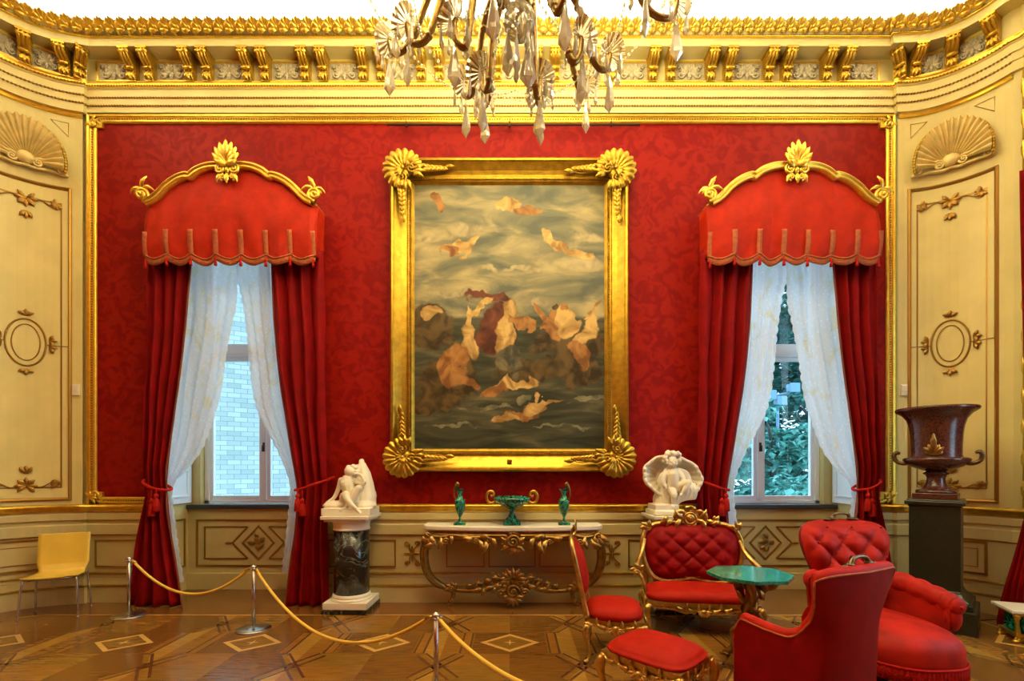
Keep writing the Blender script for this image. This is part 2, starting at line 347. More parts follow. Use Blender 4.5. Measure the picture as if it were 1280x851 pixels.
    def build(s, name, m, parent=None, label=None, bevel=0, solid=0, mods=None, kind=None, sub=0):
        me = bpy.data.meshes.new(name); me.from_pydata([tuple(v) for v in s.v], [], s.f)
        for q in (m if isinstance(m, (list, tuple)) else [m]): me.materials.append(MATS[q])
        me.polygons.foreach_set('use_smooth', s.sm); me.polygons.foreach_set('material_index', s.m); me.update()
        o = bpy.data.objects.new(name, me); C.objects.link(o)
        if parent: o.parent = parent
        if label: o['label'] = label
        if kind: o['kind'] = kind
        if solid: q = o.modifiers.new('s', 'SOLIDIFY'); q.thickness = solid; q.offset = 0
        if bevel: q = o.modifiers.new('b', 'BEVEL'); q.width = bevel; q.segments = 2; q.limit_method = 'ANGLE'
        if sub: q = o.modifiers.new('u', 'SUBSURF'); q.levels = sub; q.render_levels = sub
        for f in (mods or []): f(o)
        return o
def remesh(vox, it=4, fac=.6):
    def f(o):
        q = o.modifiers.new('r', 'REMESH'); q.mode = 'VOXEL'; q.voxel_size = vox; q.use_smooth_shade = True
        q = o.modifiers.new('k', 'SMOOTH'); q.factor = fac; q.iterations = it
    return [f]
def thing(name, label, cat_, loc=(0, 0, 0), rz=0, group=None, kind=None):
    o = bpy.data.objects.new(name, None); C.objects.link(o); o.location = loc; o.rotation_euler = (0, 0, rz); o.empty_display_size = .1
    if label: o['label'] = label
    if cat_: o['category'] = cat_
    if group: o['group'] = group
    if kind: o['kind'] = kind
    return o
def tag(o, label, cat_, group=None, kind=None):
    o['label'] = label; o['category'] = cat_
    if group: o['group'] = group
    if kind: o['kind'] = kind
    return o
def copy_tree(o, parent=None):
    c = o.copy(); C.objects.link(c)
    if parent: c.parent = parent
    for ch in list(o.children): copy_tree(ch, c)
    return c
def put(loc, rx=0, ry=0, rz=0, s=1.):
    S = Matrix.Diagonal((s, s, s, 1)) if isinstance(s, (int, float)) else Matrix.Diagonal((*s, 1))
    return Matrix.Translation(V(loc)) @ Matrix.Rotation(rz, 4, 'Z') @ Matrix.Rotation(ry, 4, 'Y') @ Matrix.Rotation(rx, 4, 'X') @ S
# ornament, all in a local plane: x right, z up, -y towards the viewer
def leaf(mb, p, ang, L_, W, curl=.3, out=.25):
    """acanthus-like leaf from p, growing at angle ang in the xz plane"""
    p = V(p); d = V((cos(ang), 0, sin(ang))); q = V((-sin(ang), 0, cos(ang))); y = V((0, -1, 0))
    def fn(u, v):
        t = u; wd = W*sin(pi*min(1, t*.9+.08))**.8*(1+.16*sin(t*22)); a = (v-.5)*2
        a2 = ang+curl*t; dd = V((cos(a2), 0, sin(a2))); qq = V((-sin(a2), 0, cos(a2)))
        return p+dd*(L_*t)+qq*(a*wd*.5)+y*(L_*out*sin(pi*t*.8)+W*.22*(1-a*a)-.0)
    mb.grid(fn, 10, 5)
def scroll(mb, c, r, turns=1.3, th=.01, a0=0., dirn=1, y=0., n=26, tail=None):
    """spiral in the xz plane ending with a ball eye; tail = a point the outer end reaches to"""
    pts = []
    for i in range(n+1):
        t = i/n; a = a0+dirn*2*pi*turns*t; q = r*(1-.82*t)
        pts.append(V((c[0]+q*cos(a), c[1]+y-th*t*.8, c[2]+q*sin(a))))
    if tail: pts = cat([V(t) for t in tail]+[pts[0]], 6)[:-1]+pts
    mb.tube(pts, [th*.8, th, th*.8, th*.5], 7, up=(0, -1, 0)); mb.ell(pts[-1], th*1.1, nu=8, nv=6)
def fan(mb, c, R, a0=0, a1=pi, ribs=13, depth=.06, hub=.2, rip=.02, scal=.05, tilt=0., elx=1., nr=12):
    """scallop shell: c centre of hub; opens from a0 to a1 in xz; bulges to -y"""
    c = V(c)
    def fn(u, v):
        a = a0+(a1-a0)*u; w_ = abs(sin(pi*ribs*u)); t = hub+(1-hub)*v
        rr = R*t*(1+scal*w_*v)
        return V((c.x+rr*cos(a)*elx, c.y-depth*sin(pi*v*.62)-rip*w_*(.3+.7*v)-tilt*v, c.z+rr*sin(a)))
    mb.grid(fn, ribs*(10 if R > .3 else 6)+1, nr)
def spray(mb, p, ang, L_, n=5, W=.03, sway=.5, y=0.):
    """a tapering sprig of paired leaves"""
    P = []
    for i in range(9):
        t = i/8; a = ang+sway*sin(t*pi)*.4; P.append(V((p[0]+cos(a)*L_*t, p[1]-.004, p[2]+sin(a)*L_*t)))
    mb.tube(P, [W*.18, W*.06], 6)
    for i in range(n):
        t = .05+.85*i/n; q = P[0].lerp(P[-1], t); s_ = 1-.55*t
        for sg in (-1, 1): leaf(mb, q, ang+sg*(.75-.2*t), W*1.9*s_, W*.9*s_, -sg*.8, .25)
    leaf(mb, P[-2], ang, W*1.6, W*.7, 0, .2)

# ------------------------------------------------------------------ THE ROOM
Y0 = 5.52; XL, XR = -5.06, 4.55; RL, RR = .95, .78; YS = 5.47; YB = -2.2
def arcL(s):
    f = radians(10)+s/RL; f0 = radians(10)
    return V((XL-RL*(sin(f)-sin(f0)), YS-RL*(cos(f0)-cos(f)), 0)), V((sin(f), -cos(f), 0))
def arcR(s):
    f = s/RR
    return V((XR+RR*sin(f), YS-RR*(1-cos(f)), 0)), V((-sin(f), -cos(f), 0))
SE = 1.01
NA = 14
PL = [arcL(SE*i/NA)[0] for i in range(NA+1)][::-1]
PR = [arcR(SE*i/NA)[0] for i in range(NA+1)]
WXL = PL[0].x-.06; WXR = PR[-1].x+.05
left_run = [V((WXL, YB, 0)), V((WXL, PL[0].y-.1, 0))]+PL+[V((XL, Y0, 0))]
right_run = [V((XR, Y0, 0))]+PR+[V((WXR, PR[-1].y-.06, 0)), V((WXR, YB, 0))]
full = left_run+right_run
WC = 3.31; WH = .92; WTOP = 4.75
ops = [(-WC-WH, -WC+WH), (WC-WH, WC+WH)]
# floor: parquet with inlaid stars and lozenges
fl = MB(); fl.smooth = False
def fpoly(pts, z, m): fl.cur = m; fl.add([(x, y, z) for x, y in pts], [tuple(range(len(pts)))])
fmats = ['wood_a', 'wood_b', 'wood_c', 'wood_d', 'wood_light', 'wood_border', 'wood_e']
fpoly([(-6.3, YB-.1), (5.6, YB-.1), (5.6, 6.5), (-6.3, 6.5)], 0, 0)
cw, chh = .585, .5; fx0, fy0 = -.02, 4.22
for i in range(-5, 6):
    for j in range(-6, 2):
        cx, cy = fx0+i*2*cw, fy0+j*2*chh
        def Q(pts, z, m): fpoly([(cx+a, cy+b) for a, b in pts], z, m)
        for sx in (-1, 1):
            Q([(sx*.44, -.25), (sx*cw, -chh), (sx*cw, chh), (sx*.44, .25)], .0002, 1 if sx > 0 else 6)
            Q([(0, sx*.25), (.44, sx*.25), (cw, sx*chh), (0, sx*chh)], .0002, 2)
            Q([(0, sx*.25), (-.44, sx*.25), (-cw, sx*chh), (0, sx*chh)], .0002, 0 if (i+j) % 2 else 6)
            for sy in (-1, 1):
                for o, wd, mm in ((-.040, .022, 3), (0, .040, 0), (.040, .022, 3)):
                    ax, ay = .42, .27; bx_, by = cw, chh; nx, ny = -(by-ay), (bx_-ax); q = sqrt(nx*nx+ny*ny); nx /= q; ny /= q
                    Q([(sx*(ax+nx*(o-wd/2)), sy*(ay+ny*(o-wd/2))), (sx*(bx_+nx*(o-wd/2)), sy*(by+ny*(o-wd/2))), (sx*(bx_+nx*(o+wd/2)), sy*(by+ny*(o+wd/2))), (sx*(ax+nx*(o+wd/2)), sy*(ay+ny*(o+wd/2)))], .0005, mm)
            for xx in (.34, .42): Q([(sx*xx, -.24), (sx*(xx+.018), -.24), (sx*(xx+.018), .24), (sx*xx, .24)], .0006, 3)
            Q([(sx*.34, -.24), (sx*.42, -.24), (sx*.42, .24), (sx*.34, .24)], .0003, 6)
            Q([(-.44, sx*.245), (.44, sx*.245), (.44, sx*.25), (-.44, sx*.25)], .0006, 3)
        Q([(-.33, -.24), (.33, -.24), (.33, .24), (-.33, .24)], .0003, 2)
        Q([(-.27, 0), (0, -.215), (.27, 0), (0, .215)], .0006, 4)
        Q([(-.21, 0), (0, -.165), (.21, 0), (0, .165)], .0008, 0)
        for R_, z_, mm, (sx_, sy_) in ((.065, .001, 4, (0, 0)), (.11, .001, 3, (cw, chh))):
            star = [(sx_+(R_ if k % 2 == 0 else R_*.22)*cos(pi*k/4), sy_+(R_ if k % 2 == 0 else R_*.22)*sin(pi*k/4)) for k in range(8)]
            Q(star, z_, mm)
fo = fl.build('floor', fmats, kind='structure')
bd = MB()
fsm = [V((WXL, YB, 0))]+PL+PR+[V((WXR, YB, 0))]
bd.sweep(fsm, [(.4, .0016), (-.46, .0016)], (0, 0, 1)); bd.cur = 1
bd.sweep(fsm, [(-.46, .0018), (-.48, .0018)], (0, 0, 1)); bd.cur = 0
for a, b_ in ops: bd.add([(a, Y0-.01, .002), (b_, Y0-.01, .002), (b_, 6.1, .002), (a, 6.1, .002)], [(0, 1, 2, 3)])
bd.build('floor_border', ['wood_border', 'wood_light'], fo)

# walls
wb_ = MB(); wb_.smooth = False
xs = [XL-.12, ops[0][0], ops[0][1], ops[1][0], ops[1][1], XR+.12]
for k in (0, 2, 4): wb_.bx(xs[k], xs[k+1], Y0, Y0+.06, 0, 6.7)
for k in (1, 3): wb_.bx(xs[k], xs[k+1], Y0, Y0+.06, WTOP, 6.7)
wall = wb_.build('wall_back', 'damask', kind='structure')
def solid(o, t=.08):
    q = o.modifiers.new('s', 'SOLIDIFY'); q.thickness = t; q.offset = -1 if t > 0 else 1
wl = MB(); P_ = left_run[:-1]
wl.sweep(P_, [(.0, 0), (.0, 7.4)], (0, 0, 1)); wl.sweep([p for p in P_], [(.12, 7.4), (.12, 0)], (0, 0, 1))
wlo = wl.build('wall_left', 'cream', kind='structure')
wr = MB(); ya, yb, za, zb = 1.5, 3.5, .9, 4.6                  # side window opening in the right wall
wr.sweep(right_run[1:-1], [(0, 0), (0, 7.4)], (0, 0, 1))
for (a, b_, c_, d_) in ((yb, PR[-1].y-.06, 0, 7.4), (YB, ya, 0, 7.4), (ya, yb, 0, za), (ya, yb, zb, 7.4)): wr.bx(WXR, WXR+.15, a, b_, c_, d_)
wro = wr.build('wall_right', 'cream', kind='structure')
MB().bx(-6.3, 5.7, YB-.15, YB, 0, 7.4).build('wall_front', 'damask', kind='structure')
ce = MB(); ce.bx(-6.5, 5.9, YB-.2, 6.4, 7.3, 7.4)
ceo = ce.build('ceiling', 'ceiling_white', kind='structure')
cv = MB(); cv.sweep(full, [(-d, z) for d, z in [(.36, 6.575), (.36, 6.56), (.0, 6.56), (.0, 6.80), (.015, 6.83), (.03, 6.835), (.035, 6.87), (.05, 6.875), (.07, 6.98), (.14, 7.08), (.26, 7.18), (.45, 7.26), (.8, 7.305)]], (0, 0, 1), smooth=True)
cv.build('cove', 'ceiling_white', ceo)
side_win = MB()
for y in (ya, (ya+yb)/2, yb): side_win.bx(WXR+.02, WXR+.09, y-.04, y+.04, za, zb)
for z in (za, 3.1, zb): side_win.bx(WXR+.02, WXR+.09, ya, yb, z-.04, z+.04)
side_win.build('window_3', 'window_white', kind='structure')

# entablature
en = MB()
prof = [(.0, 5.755), (.03, 5.76), (.03, 5.86), (.045, 5.865), (.045, 5.945), (.06, 5.95), (.06, 6.03), (.075, 6.04), (.075, 6.09)]
en.sweep(full, [(-d, z) for d, z in prof], (0, 0, 1))
en.sweep(full, [(-d, z) for d, z in [(.06, 6.09), (.06, 6.385), (.24, 6.385), (.24, 6.47), (.255, 6.475)]], (0, 0, 1))
ent = en.build('trim_1', 'cream', kind='structure')
MB().sweep(full, [(-d, z) for d, z in [(.0, 5.50), (0, 5.77)]], (0, 0, 1))
g = MB()
g.sweep(full, [(-d, z) for d, z in [(.06, 6.045), (.085, 6.05), (.095, 6.065), (.085, 6.08), (.10, 6.09), (.10, 6.105), (.06, 6.11)]], (0, 0, 1), smooth=True)
g.sweep(full, [(-d, z) for d, z in [(.24, 6.47), (.262, 6.472), (.268, 6.482), (.26, 6.49)]], (0, 0, 1), smooth=True)
g.build('gold_moulding', 'gold_bright', ent)
def along(path, step, off=0.):
    """points and inward normals each step along a path"""
    out = []; acc = off
    for a, b in zip(path, path[1:]):
        d = b-a; L_ = d.length
        if L_ < 1e-5: continue
        t = d/L_; n = V((t.y, -t.x, 0))
        while acc < L_: out.append((a+t*acc, n, t)); acc += step
        acc -= L_
    return out
vis = [V((PL[0].x, PL[0].y-.0, 0))]+PL[1:]+[V((XL, Y0, 0)), V((XR, Y0, 0))]+PR
def offs(path, d):
    q = MB(); q.sweep(path, [(-d, 0)], (0, 0, 1)); return q.v
bead = MB()
for d, z, r in ((.038, 5.862, .012), (.052, 5.947, .012), (.088, 6.06, .010), (.258, 6.49, .008)):
    pts = offs(vis, d)
    for p, n, t in along(pts, .032): bead.ell(p+V((0, 0, z)), (r*1.1, r, r), nu=6, nv=4)
bead.build('bead_moulding', 'gold_leaf_line', ent)
# anthemion band: gilded palmettes on the cyma
pb = MB(); pb.sweep(full, [(-d, z) for d, z in [(.255, 6.49), (.275, 6.50), (.285, 6.52), (.335, 6.57), (.36, 6.575)]], (0, 0, 1), smooth=True)
pb.build('cyma_moulding', 'cream', ent)
pm = MB(); pv = offs(vis, .285)
for p, n, t in along(pv, .122, .05):
    M = Matrix(((t.x, -n.x, 0, p.x), (t.y, -n.y, 0, p.y), (0, 0, 1, 6.503), (0, 0, 0, 1)))
    q = MB(); q.smooth = True
    fan(q, (0, .01, .008), .060, radians(-40), radians(220), 7, .022, .15, .012, .1, .005, nr=7)
    q.ell((0, -.022, .006), .014, nu=6, nv=4); q.tube([(-.061, -.008, -.02), (-.061, -.012, .05)], .008, 5)
    q.map(lambda v: V((v.x, v.y-(v.z+.02)*.95, v.z)))
    pm.add([M @ v for v in q.v], q.f)
pm.build('palmette_moulding', 'gold_bright', ent)
# console brackets of the frieze
def bracket_mb():
    q = MB(); w2 = .055
    prof = cat([(0, -.165, .285), (0, -.175, .235), (0, -.145, .19), (0, -.085, .15), (0, -.06, .10), (0, -.07, .05), (0, -.045, .01), (0, -.0, .0)], 4)
    for o, ww in ((-.034, .013), (0, .016), (.034, .013)):
        q.tube([p+V((o, 0, 0)) for p in prof], ww, 6)
    side = [(p.y, p.z) for p in prof]+[(0, .285)]
    vs = [V((x, y+.004, z)) for x in (-w2, w2) for y, z in side]; n = len(side)
    q.add(vs, [tuple(range(n)), tuple(range(n, 2*n))[::-1]]+[(i, (i+1) % n, n+(i+1) % n, n+i) for i in range(n)], False)
    q.bx(-.062, .062, -.185, 0, .262, .29)
    q.tube([(-.058, -.165, .235), (.058, -.165, .235)], .024, 8); q.tube([(-.05, -.085, .115), (.05, -.085, .115)], .02, 8)
    for k in (-1, 0, 1): leaf(q, (0, -.06, .09), -pi/2+k*.5, .09, .05, 0, .2)
    q.bx(-.05, .05, -.05, 0, -.012, .004)
    return q
br0 = bracket_mb().build('bracket', 'gold', ent)
rl = MB(); 
rl.sweep([(-.2, 0, .015), (.2, 0, .015), (.2, 0, .245), (-.2, 0, .245)], [(-.008, 0), (-.008, .014), (.012, .014), (.012, 0)], (0, -1, 0), closed=True)
rp0 = rl.build('relief_frame', 'gold_bright', ent)
rl = MB(); rl.bx(-.19, .19, -.004, .0, .02, .24)
for sg in (-1, 1):
    scroll(rl, (sg*.10, 0, .085), .045, 1.3, .012, pi/2, sg, -.012); scroll(rl, (sg*.12, 0, .175), .035, 1.2, .011, -pi/2, -sg, -.012)
    for a in (.3, .9, -.5): leaf(rl, (sg*.02, -.004, .11), a if sg > 0 else pi-a, .11, .045, sg*.4, .15)
fan(rl, (0, -.004, .12), .075, 0, pi, 7, .02, .15, .008, .1, nr=5); leaf(rl, (0, -.004, .13), -pi/2, .1, .05, 0, .2)
rr0 = rl.build('relief', 'relief_plaster', rp0)
first = [br0, rp0]
def place_on(proto, p, n, z, idx):
    ang = math.atan2(n.y, n.x)+pi/2
    if proto in first: o = proto; first.remove(proto)
    else: o = copy_tree(proto, ent)
    o.location = (p.x, p.y, z); o.rotation_euler = (0, 0, ang); return o
sp = []
for k in range(13):
    for dx in (-.105, .105): sp.append((V((-4.33+.675*k+dx, Y0-.06, 0)), V((0, -1, 0))))
for s in (.12, .50, .88):
    for f in (arcL, arcR): p, n = f(s); sp.append((p+n*.06, n))
sp.append((V((XL+.02, Y0-.12, 0)), V((.8, -.6, 0)))); sp.append((V((XR-.02, Y0-.12, 0)), V((-.8, -.6, 0))))
for p, n in sp: place_on(br0, p, n, 6.105, 0)
for k in range(14): place_on(rp0, V((-4.33+.675*(k-.5), Y0-.062, 0)), V((0, -1, 0)), 6.105, 0)
for s in (.31, .69):
    for f in (arcL, arcR): p, n = f(s); o = place_on(rp0, p+n*.066, n, 6.105, 0); o.scale = (.72, 1, 1)

# dado and base of the walls
runs = [left_run+[V((ops[0][0], Y0, 0))], [V((ops[0][1], Y0, 0)), V((ops[1][0], Y0, 0))], [V((ops[1][1], Y0, 0))]+right_run]
wn = MB(); wg = MB(); wgl = MB(); wgb = MB()
for r_ in runs:
    wn.sweep(r_, [(-d, z) for d, z in [(0, 1.15), (.05, 1.14), (.055, 1.07), (.045, 1.055), (.05, 1.04), (.05, .97), (.03, .955), (.03, .93), (.05, .915), (.05, .80), (.035, .785), (.028, .35), (.05, .34), (.05, .30), (.045, .29), (.045, .20), (.065, .19), (.065, 0)]], (0, 0, 1))
    wg.sweep(r_, [(-d, z) for d, z in [(0, 1.158), (.058, 1.155), (.072, 1.135), (.07, 1.115), (.058, 1.10), (.064, 1.085), (.058, 1.07), (.03, 1.062)]], (0, 0, 1), smooth=True)
    for z in (.345, .205): wgb.sweep(r_, [(-d, z_) for d, z_ in [(.04, z-.014), (.062 if z > .3 else .078, z-.008), (.066 if z > .3 else .082, z+.002), (.04, z+.010)]], (0, 0, 1))
    for z, d in ((.975, .044), (.80, .046)): wgl.sweep(r_, [(-d, z-.008), (-d-.012, z), (-d, z+.008)], (0, 0, 1))
wno = wn.build('baseboard_back', 'cream_dimmed', kind='structure'); wg.build('dado_rail', 'gold', wno); wgl.build('gold_line', 'gold_leaf_line', wno); wgb.build('gold_bead', 'gold', wno)
# gold frame round the red damask (interrupted by the windows)
def rrect(x0, x1, z0, z1, r, n=5):
    out = []
    for cx, cz, a0 in ((x0+r, z0+r, pi), (x1-r, z0+r, 1.5*pi), (x1-r, z1-r, 0), (x0+r, z1-r, .5*pi)):
        for k in range(n+1): a = a0+pi/2*k/n; out.append((cx+r*cos(a), cz+r*sin(a)))
    return out
fr = MB(); rrp = rrect(XL+.09, XR-.07, 1.20, 5.71, .13)
path = [V((ops[1][1]-.0, Y0, 1.20))]+[V((x, Y0, z)) for x, z in rrp[6:]]+[V((x, Y0, z)) for x, z in rrp[:6]]+[V((ops[0][0], Y0, 1.20))]
fp = [(-.045, 0), (-.045, .02), (-.03, .035), (-.01, .03), (.0, .02), (.012, .03), (.028, .03), (.04, .018), (.04, 0)]
fr.sweep(path, fp, (0, -1, 0), smooth=True)
fr.sweep([(XL+.045, Y0, 1.16), (XL+.045, Y0, 5.755), (XR-.03, Y0, 5.755), (XR-.03, Y0, 1.16)], [(-.022, 0), (-.022, .045), (.0, .05), (.01, .03), (.03, .03), (.03, 0)], (0, -1, 0), smooth=False)
for sx, cx in ((1, XL+.09), (-1, XR-.07)):
    for cz, sz in ((5.68, -1), (1.23, 1)):
        fr.bx(min(cx-.03*sx, cx+.12*sx), max(cx-.03*sx, cx+.12*sx), Y0-.03, Y0, min(cz-.03*sz, cz+.07*sz), max(cz-.03*sz, cz+.07*sz))
        for k in range(5): leaf(fr, (cx-.02*sx, Y0-.03, cz-.01*sz), math.atan2(sz, sx)+(k-2)*.42, .09, .04, .3*(k-2), .2)
        scroll(fr, (cx+.03*sx, Y0, cz+.03*sz), .05, 1.3, .014, 0, sx, -.03)
MB_2 = MB(); MB_2.bx(XL-.03, XL+.022, Y0-.012, Y0, 1.15, 5.76); MB_2.bx(XR-.008, XR+.03, Y0-.012, Y0, 1.15, 5.76); MB_2.build('trim_9', 'cream', kind='structure')
fr.build('trim_2', 'gold_bright', kind='structure')
fb = MB()
for a, b_ in zip(path, path[1:]):
    pass
for p, n, t in along([V((p.x, p.z, 0)) for p in path], .03):
    fb.ell((p.x, Y0-.032, p.y), .009, nu=5, nv=4)
fb.build('trim_3', 'gold_leaf_line', kind='structure')
# second red panel starts beyond the right-hand curve
r2 = MB(); r2.bx(WXR-.02, WXR, 3.6, 4.78, 1.16, 5.72); r2.bx(WXR-.02, WXR, YB+.1, 1.3, 1.16, 5.72); r2.bx(WXL, WXL+.02, YB+.1, 4.3, 1.16, 5.72); r2.build('wall_side', 'damask', kind='structure')
r2 = MB(); r2.sweep([(WXR-.02, 3.7, 1.2), (WXR-.02, 4.78, 1.2), (WXR-.02, 4.78, 5.70), (WXR-.02, 3.7, 5.70)], [(-.045, 0), (-.045, .03), (-.02, .05), (0, .03), (.03, .04), (.045, 0)], (-1, 0, 0), smooth=True)
for k in range(14):
    q = MB(); leaf(q, (0, 0, 0), pi/2, .2, .045, 0, .08); r2.add([Matrix.Translation((WXR-.06, 4.79, 1.25+k*.32)) @ Matrix.Rotation(-pi/2, 4, 'Z') @ v for v in q.v], q.f)
r2.build('trim_4', 'gold_bright', kind='structure')

# curved corner panels: mouldings, scallop shell, oval cartouche, sprigs
def side_panel(f, side, num):
    def mp(v): p, n = f(v.x); return p+n*(-v.y)+V((0, 0, v.z))
    cr = MB(); gd = MB(); ln = MB(); sh = MB()
    def rectpath(x0, x1, z0, z1, k=8):
        pts = []
        for (a, b) in (((x0, z0), (x1, z0)), ((x1, z0), (x1, z1)), ((x1, z1), (x0, z1)), ((x0, z1), (x0, z0))):
            for i in range(k): pts.append((a[0]+(b[0]-a[0])*i/k, 0, a[1]+(b[1]-a[1])*i/k))
        return pts
    gd.sweep(rectpath(.125, .875, 1.22, 4.84), [(-.018, 0), (-.018, .012), (0, .022), (.014, .012), (.02, 0)], (0, -1, 0), closed=True)
    ln.sweep(rectpath(.205, .795, 1.36, 4.66), [(-.006, 0), (-.006, .006), (.006, .006), (.006, 0)], (0, -1, 0), closed=True)
    for (z0, z1) in ((.42, .76),):
        gd.sweep([V(p)+V((0, -.03, 0)) for p in rectpath(.2, .8, z0, z1)], [(-.014, 0), (-.012, .012), (.012, .012), (.014, 0)], (0, -1, 0), closed=True)
        ln.sweep([V(p)+V((0, -.03, 0)) for p in rectpath(.27, .73, z0+.07, z1-.07)], [(-.005, 0), (-.005, .006), (.005, .006), (.005, 0)], (0, -1, 0), closed=True)
    # top and bottom garlands and the oval in the middle
    for z, sg in ((4.64, -1), (1.38, 1)):
        gd.tube([(.22, -.006, z+sg*.05), (.30, -.012, z+sg*.03), (.38, -.012, z-sg*.015), (.5, -.014, z+sg*.01), (.62, -.012, z-sg*.015), (.70, -.012, z+sg*.03), (.78, -.006, z+sg*.05)], .007, 6, k=5)
        for x, a in ((.5, sg*pi/2), (.5, 0), (.5, pi), (.24, sg*pi/2), (.76, sg*pi/2), (.24, .4), (.76, pi-.4)):
            for d in (-.5, 0, .5): leaf(gd, (x, 0, z), a+d, .10 if x == .5 else .065, .045, d*.6, .2)
        for x, s_ in ((.26, 1), (.74, -1)): scroll(gd, (x, 0, z+sg*.03), .035, 1.3, .009, 0, s_, -.006)
        for d in (-.6, 0, .6): leaf(gd, (.5, 0, z+sg*.14), -sg*pi/2*-1+d, .09, .05, 0, .2)
    for rx, rz, w_ in ((.165, .265, .016), (.115, .205, .010)):
        oval = [(.5+rx*cos(2*pi*k/36), -.006, 3.01+rz*sin(2*pi*k/36)) for k in range(36)]
        (ln if w_ > .012 else ln).tube(oval, w_*.6, 6, closed=True)
    for x, z, a in ((.5, 3.31, pi/2), (.5, 2.71, -pi/2), (.31, 3.05, pi), (.31, 2.97, pi), (.69, 3.05, 0), (.69, 2.97, 0)):
        for d in (-.7, 0, .7): leaf(gd, (x, 0, z), a+d, .075, .045, d*.5, .25)
    ln.tube([(.125, -.003, 3.0), (.33, -.003, 3.0)], .004, 4); ln.tube([(.67, -.003, 3.0), (.875, -.003, 3.0)], .004, 4)
    # scallop shell in a niche
    fan(sh, (.5, -.01, 5.08), .40, radians(-12), radians(192), 19, .07, .16, .045, .06, .05, .94, nr=16)
    sh.ell((.5, -.06, 5.08), (.085, .05, .07))
    rim = [(.5+.94*.40*1.03*cos(radians(-12+204*k/44)), -.10, 5.08+.40*1.03*sin(radians(-12+204*k/44))) for k in range(45)]
    rm = MB()
    for p in rim: rm.ell(p, (.019, .022, .019), nu=7, nv=5)
    rm.tube(rim, .013, 6)
    for s_ in (-1, 1):
        scroll(sh, (.5+s_*.11, 0, 5.05), .05, 1.6, .014, pi/2, s_, -.06, tail=[(.5+s_*.34, -.06, 5.03), (.5+s_*.24, -.07, 5.09)])
        scroll(sh, (.5+s_*.33, 0, 5.02), .05, 1.5, .014, pi/2, s_, -.06)
    sh.tube([(.13, -.03, 4.985), (.3, -.045, 5.0), (.42, -.05, 4.985), (.5, -.05, 5.0), (.58, -.05, 4.985), (.7, -.045, 5.0), (.87, -.03, 4.985)], .018, 6, k=4)
    for s_ in (-1, 1):
        tri = [(.5+s_*.36, 0, 5.62), (.5+s_*.20, 0, 5.62), (.5+s_*.36, 0, 5.46)]
        ln.tube(tri, .006, 4, closed=True)
    for q in (cr, gd, ln, sh, rm): q.map(mp)
    r_ = gd.build('trim_%d' % num, 'gold_leaf_line' if side == 'l' else 'gold_leaf_line', kind='structure')
    ln.build('inner_moulding', 'gold_leaf_line', r_); sh.build('shell_relief', 'shell_cream', r_); rm.build('shell_rim', 'gold', r_)
    return r_
mat('shell_cream', (.84, .66, .24), .42, .15, bump=.1, bscale=90, var=.2, vscale=12)
side_panel(arcL, 'l', 5); side_panel(arcR, 'r', 6)
# upper gold line at the head of the curved walls
gl_ = MB()
for P_ in ((PL, -1), (PR, 1)):
    gl_.sweep(P_[0], [(-d, z) for d, z in [(0, 5.70), (.025, 5.705), (.03, 5.72), (.02, 5.735), (.035, 5.75), (0, 5.76)]], (0, 0, 1))
gl_.build('trim_7', 'gold_bright', kind='structure')
# dado ornaments on the straight wall
dp = MB()
for x0, x1 in ((-2.2, -1.35), (-.80, -.30), (-.30, .30), (.30, .80), (1.35, 2.2), (-4.95, -4.35)):
    dp.sweep([(x0+.03, Y0-.034, .42), (x1-.03, Y0-.034, .42), (x1-.03, Y0-.034, .73), (x0+.03, Y0-.034, .73)], [(-.008, 0), (-.008, .010), (.008, .010), (.008, 0)], (0, -1, 0), closed=True)
for cx in (-1.18, 1.18):
    for sx in (-1, 1):
        for sz in (-1, 1):
            scroll(dp, (cx+sx*.06, Y0-.034, .575+sz*.12), .032, 1.2, .009, 0, sx*sz, -.004, tail=[(cx+sx*.015, Y0-.04, .575), (cx+sx*.03, Y0-.04, .575+sz*.06)])
    for a in range(4): leaf(dp, (cx, Y0-.034, .575), a*pi/2, .10, .03, 0, .1)
dp.build('trim_8', 'gold_leaf_line', kind='structure')

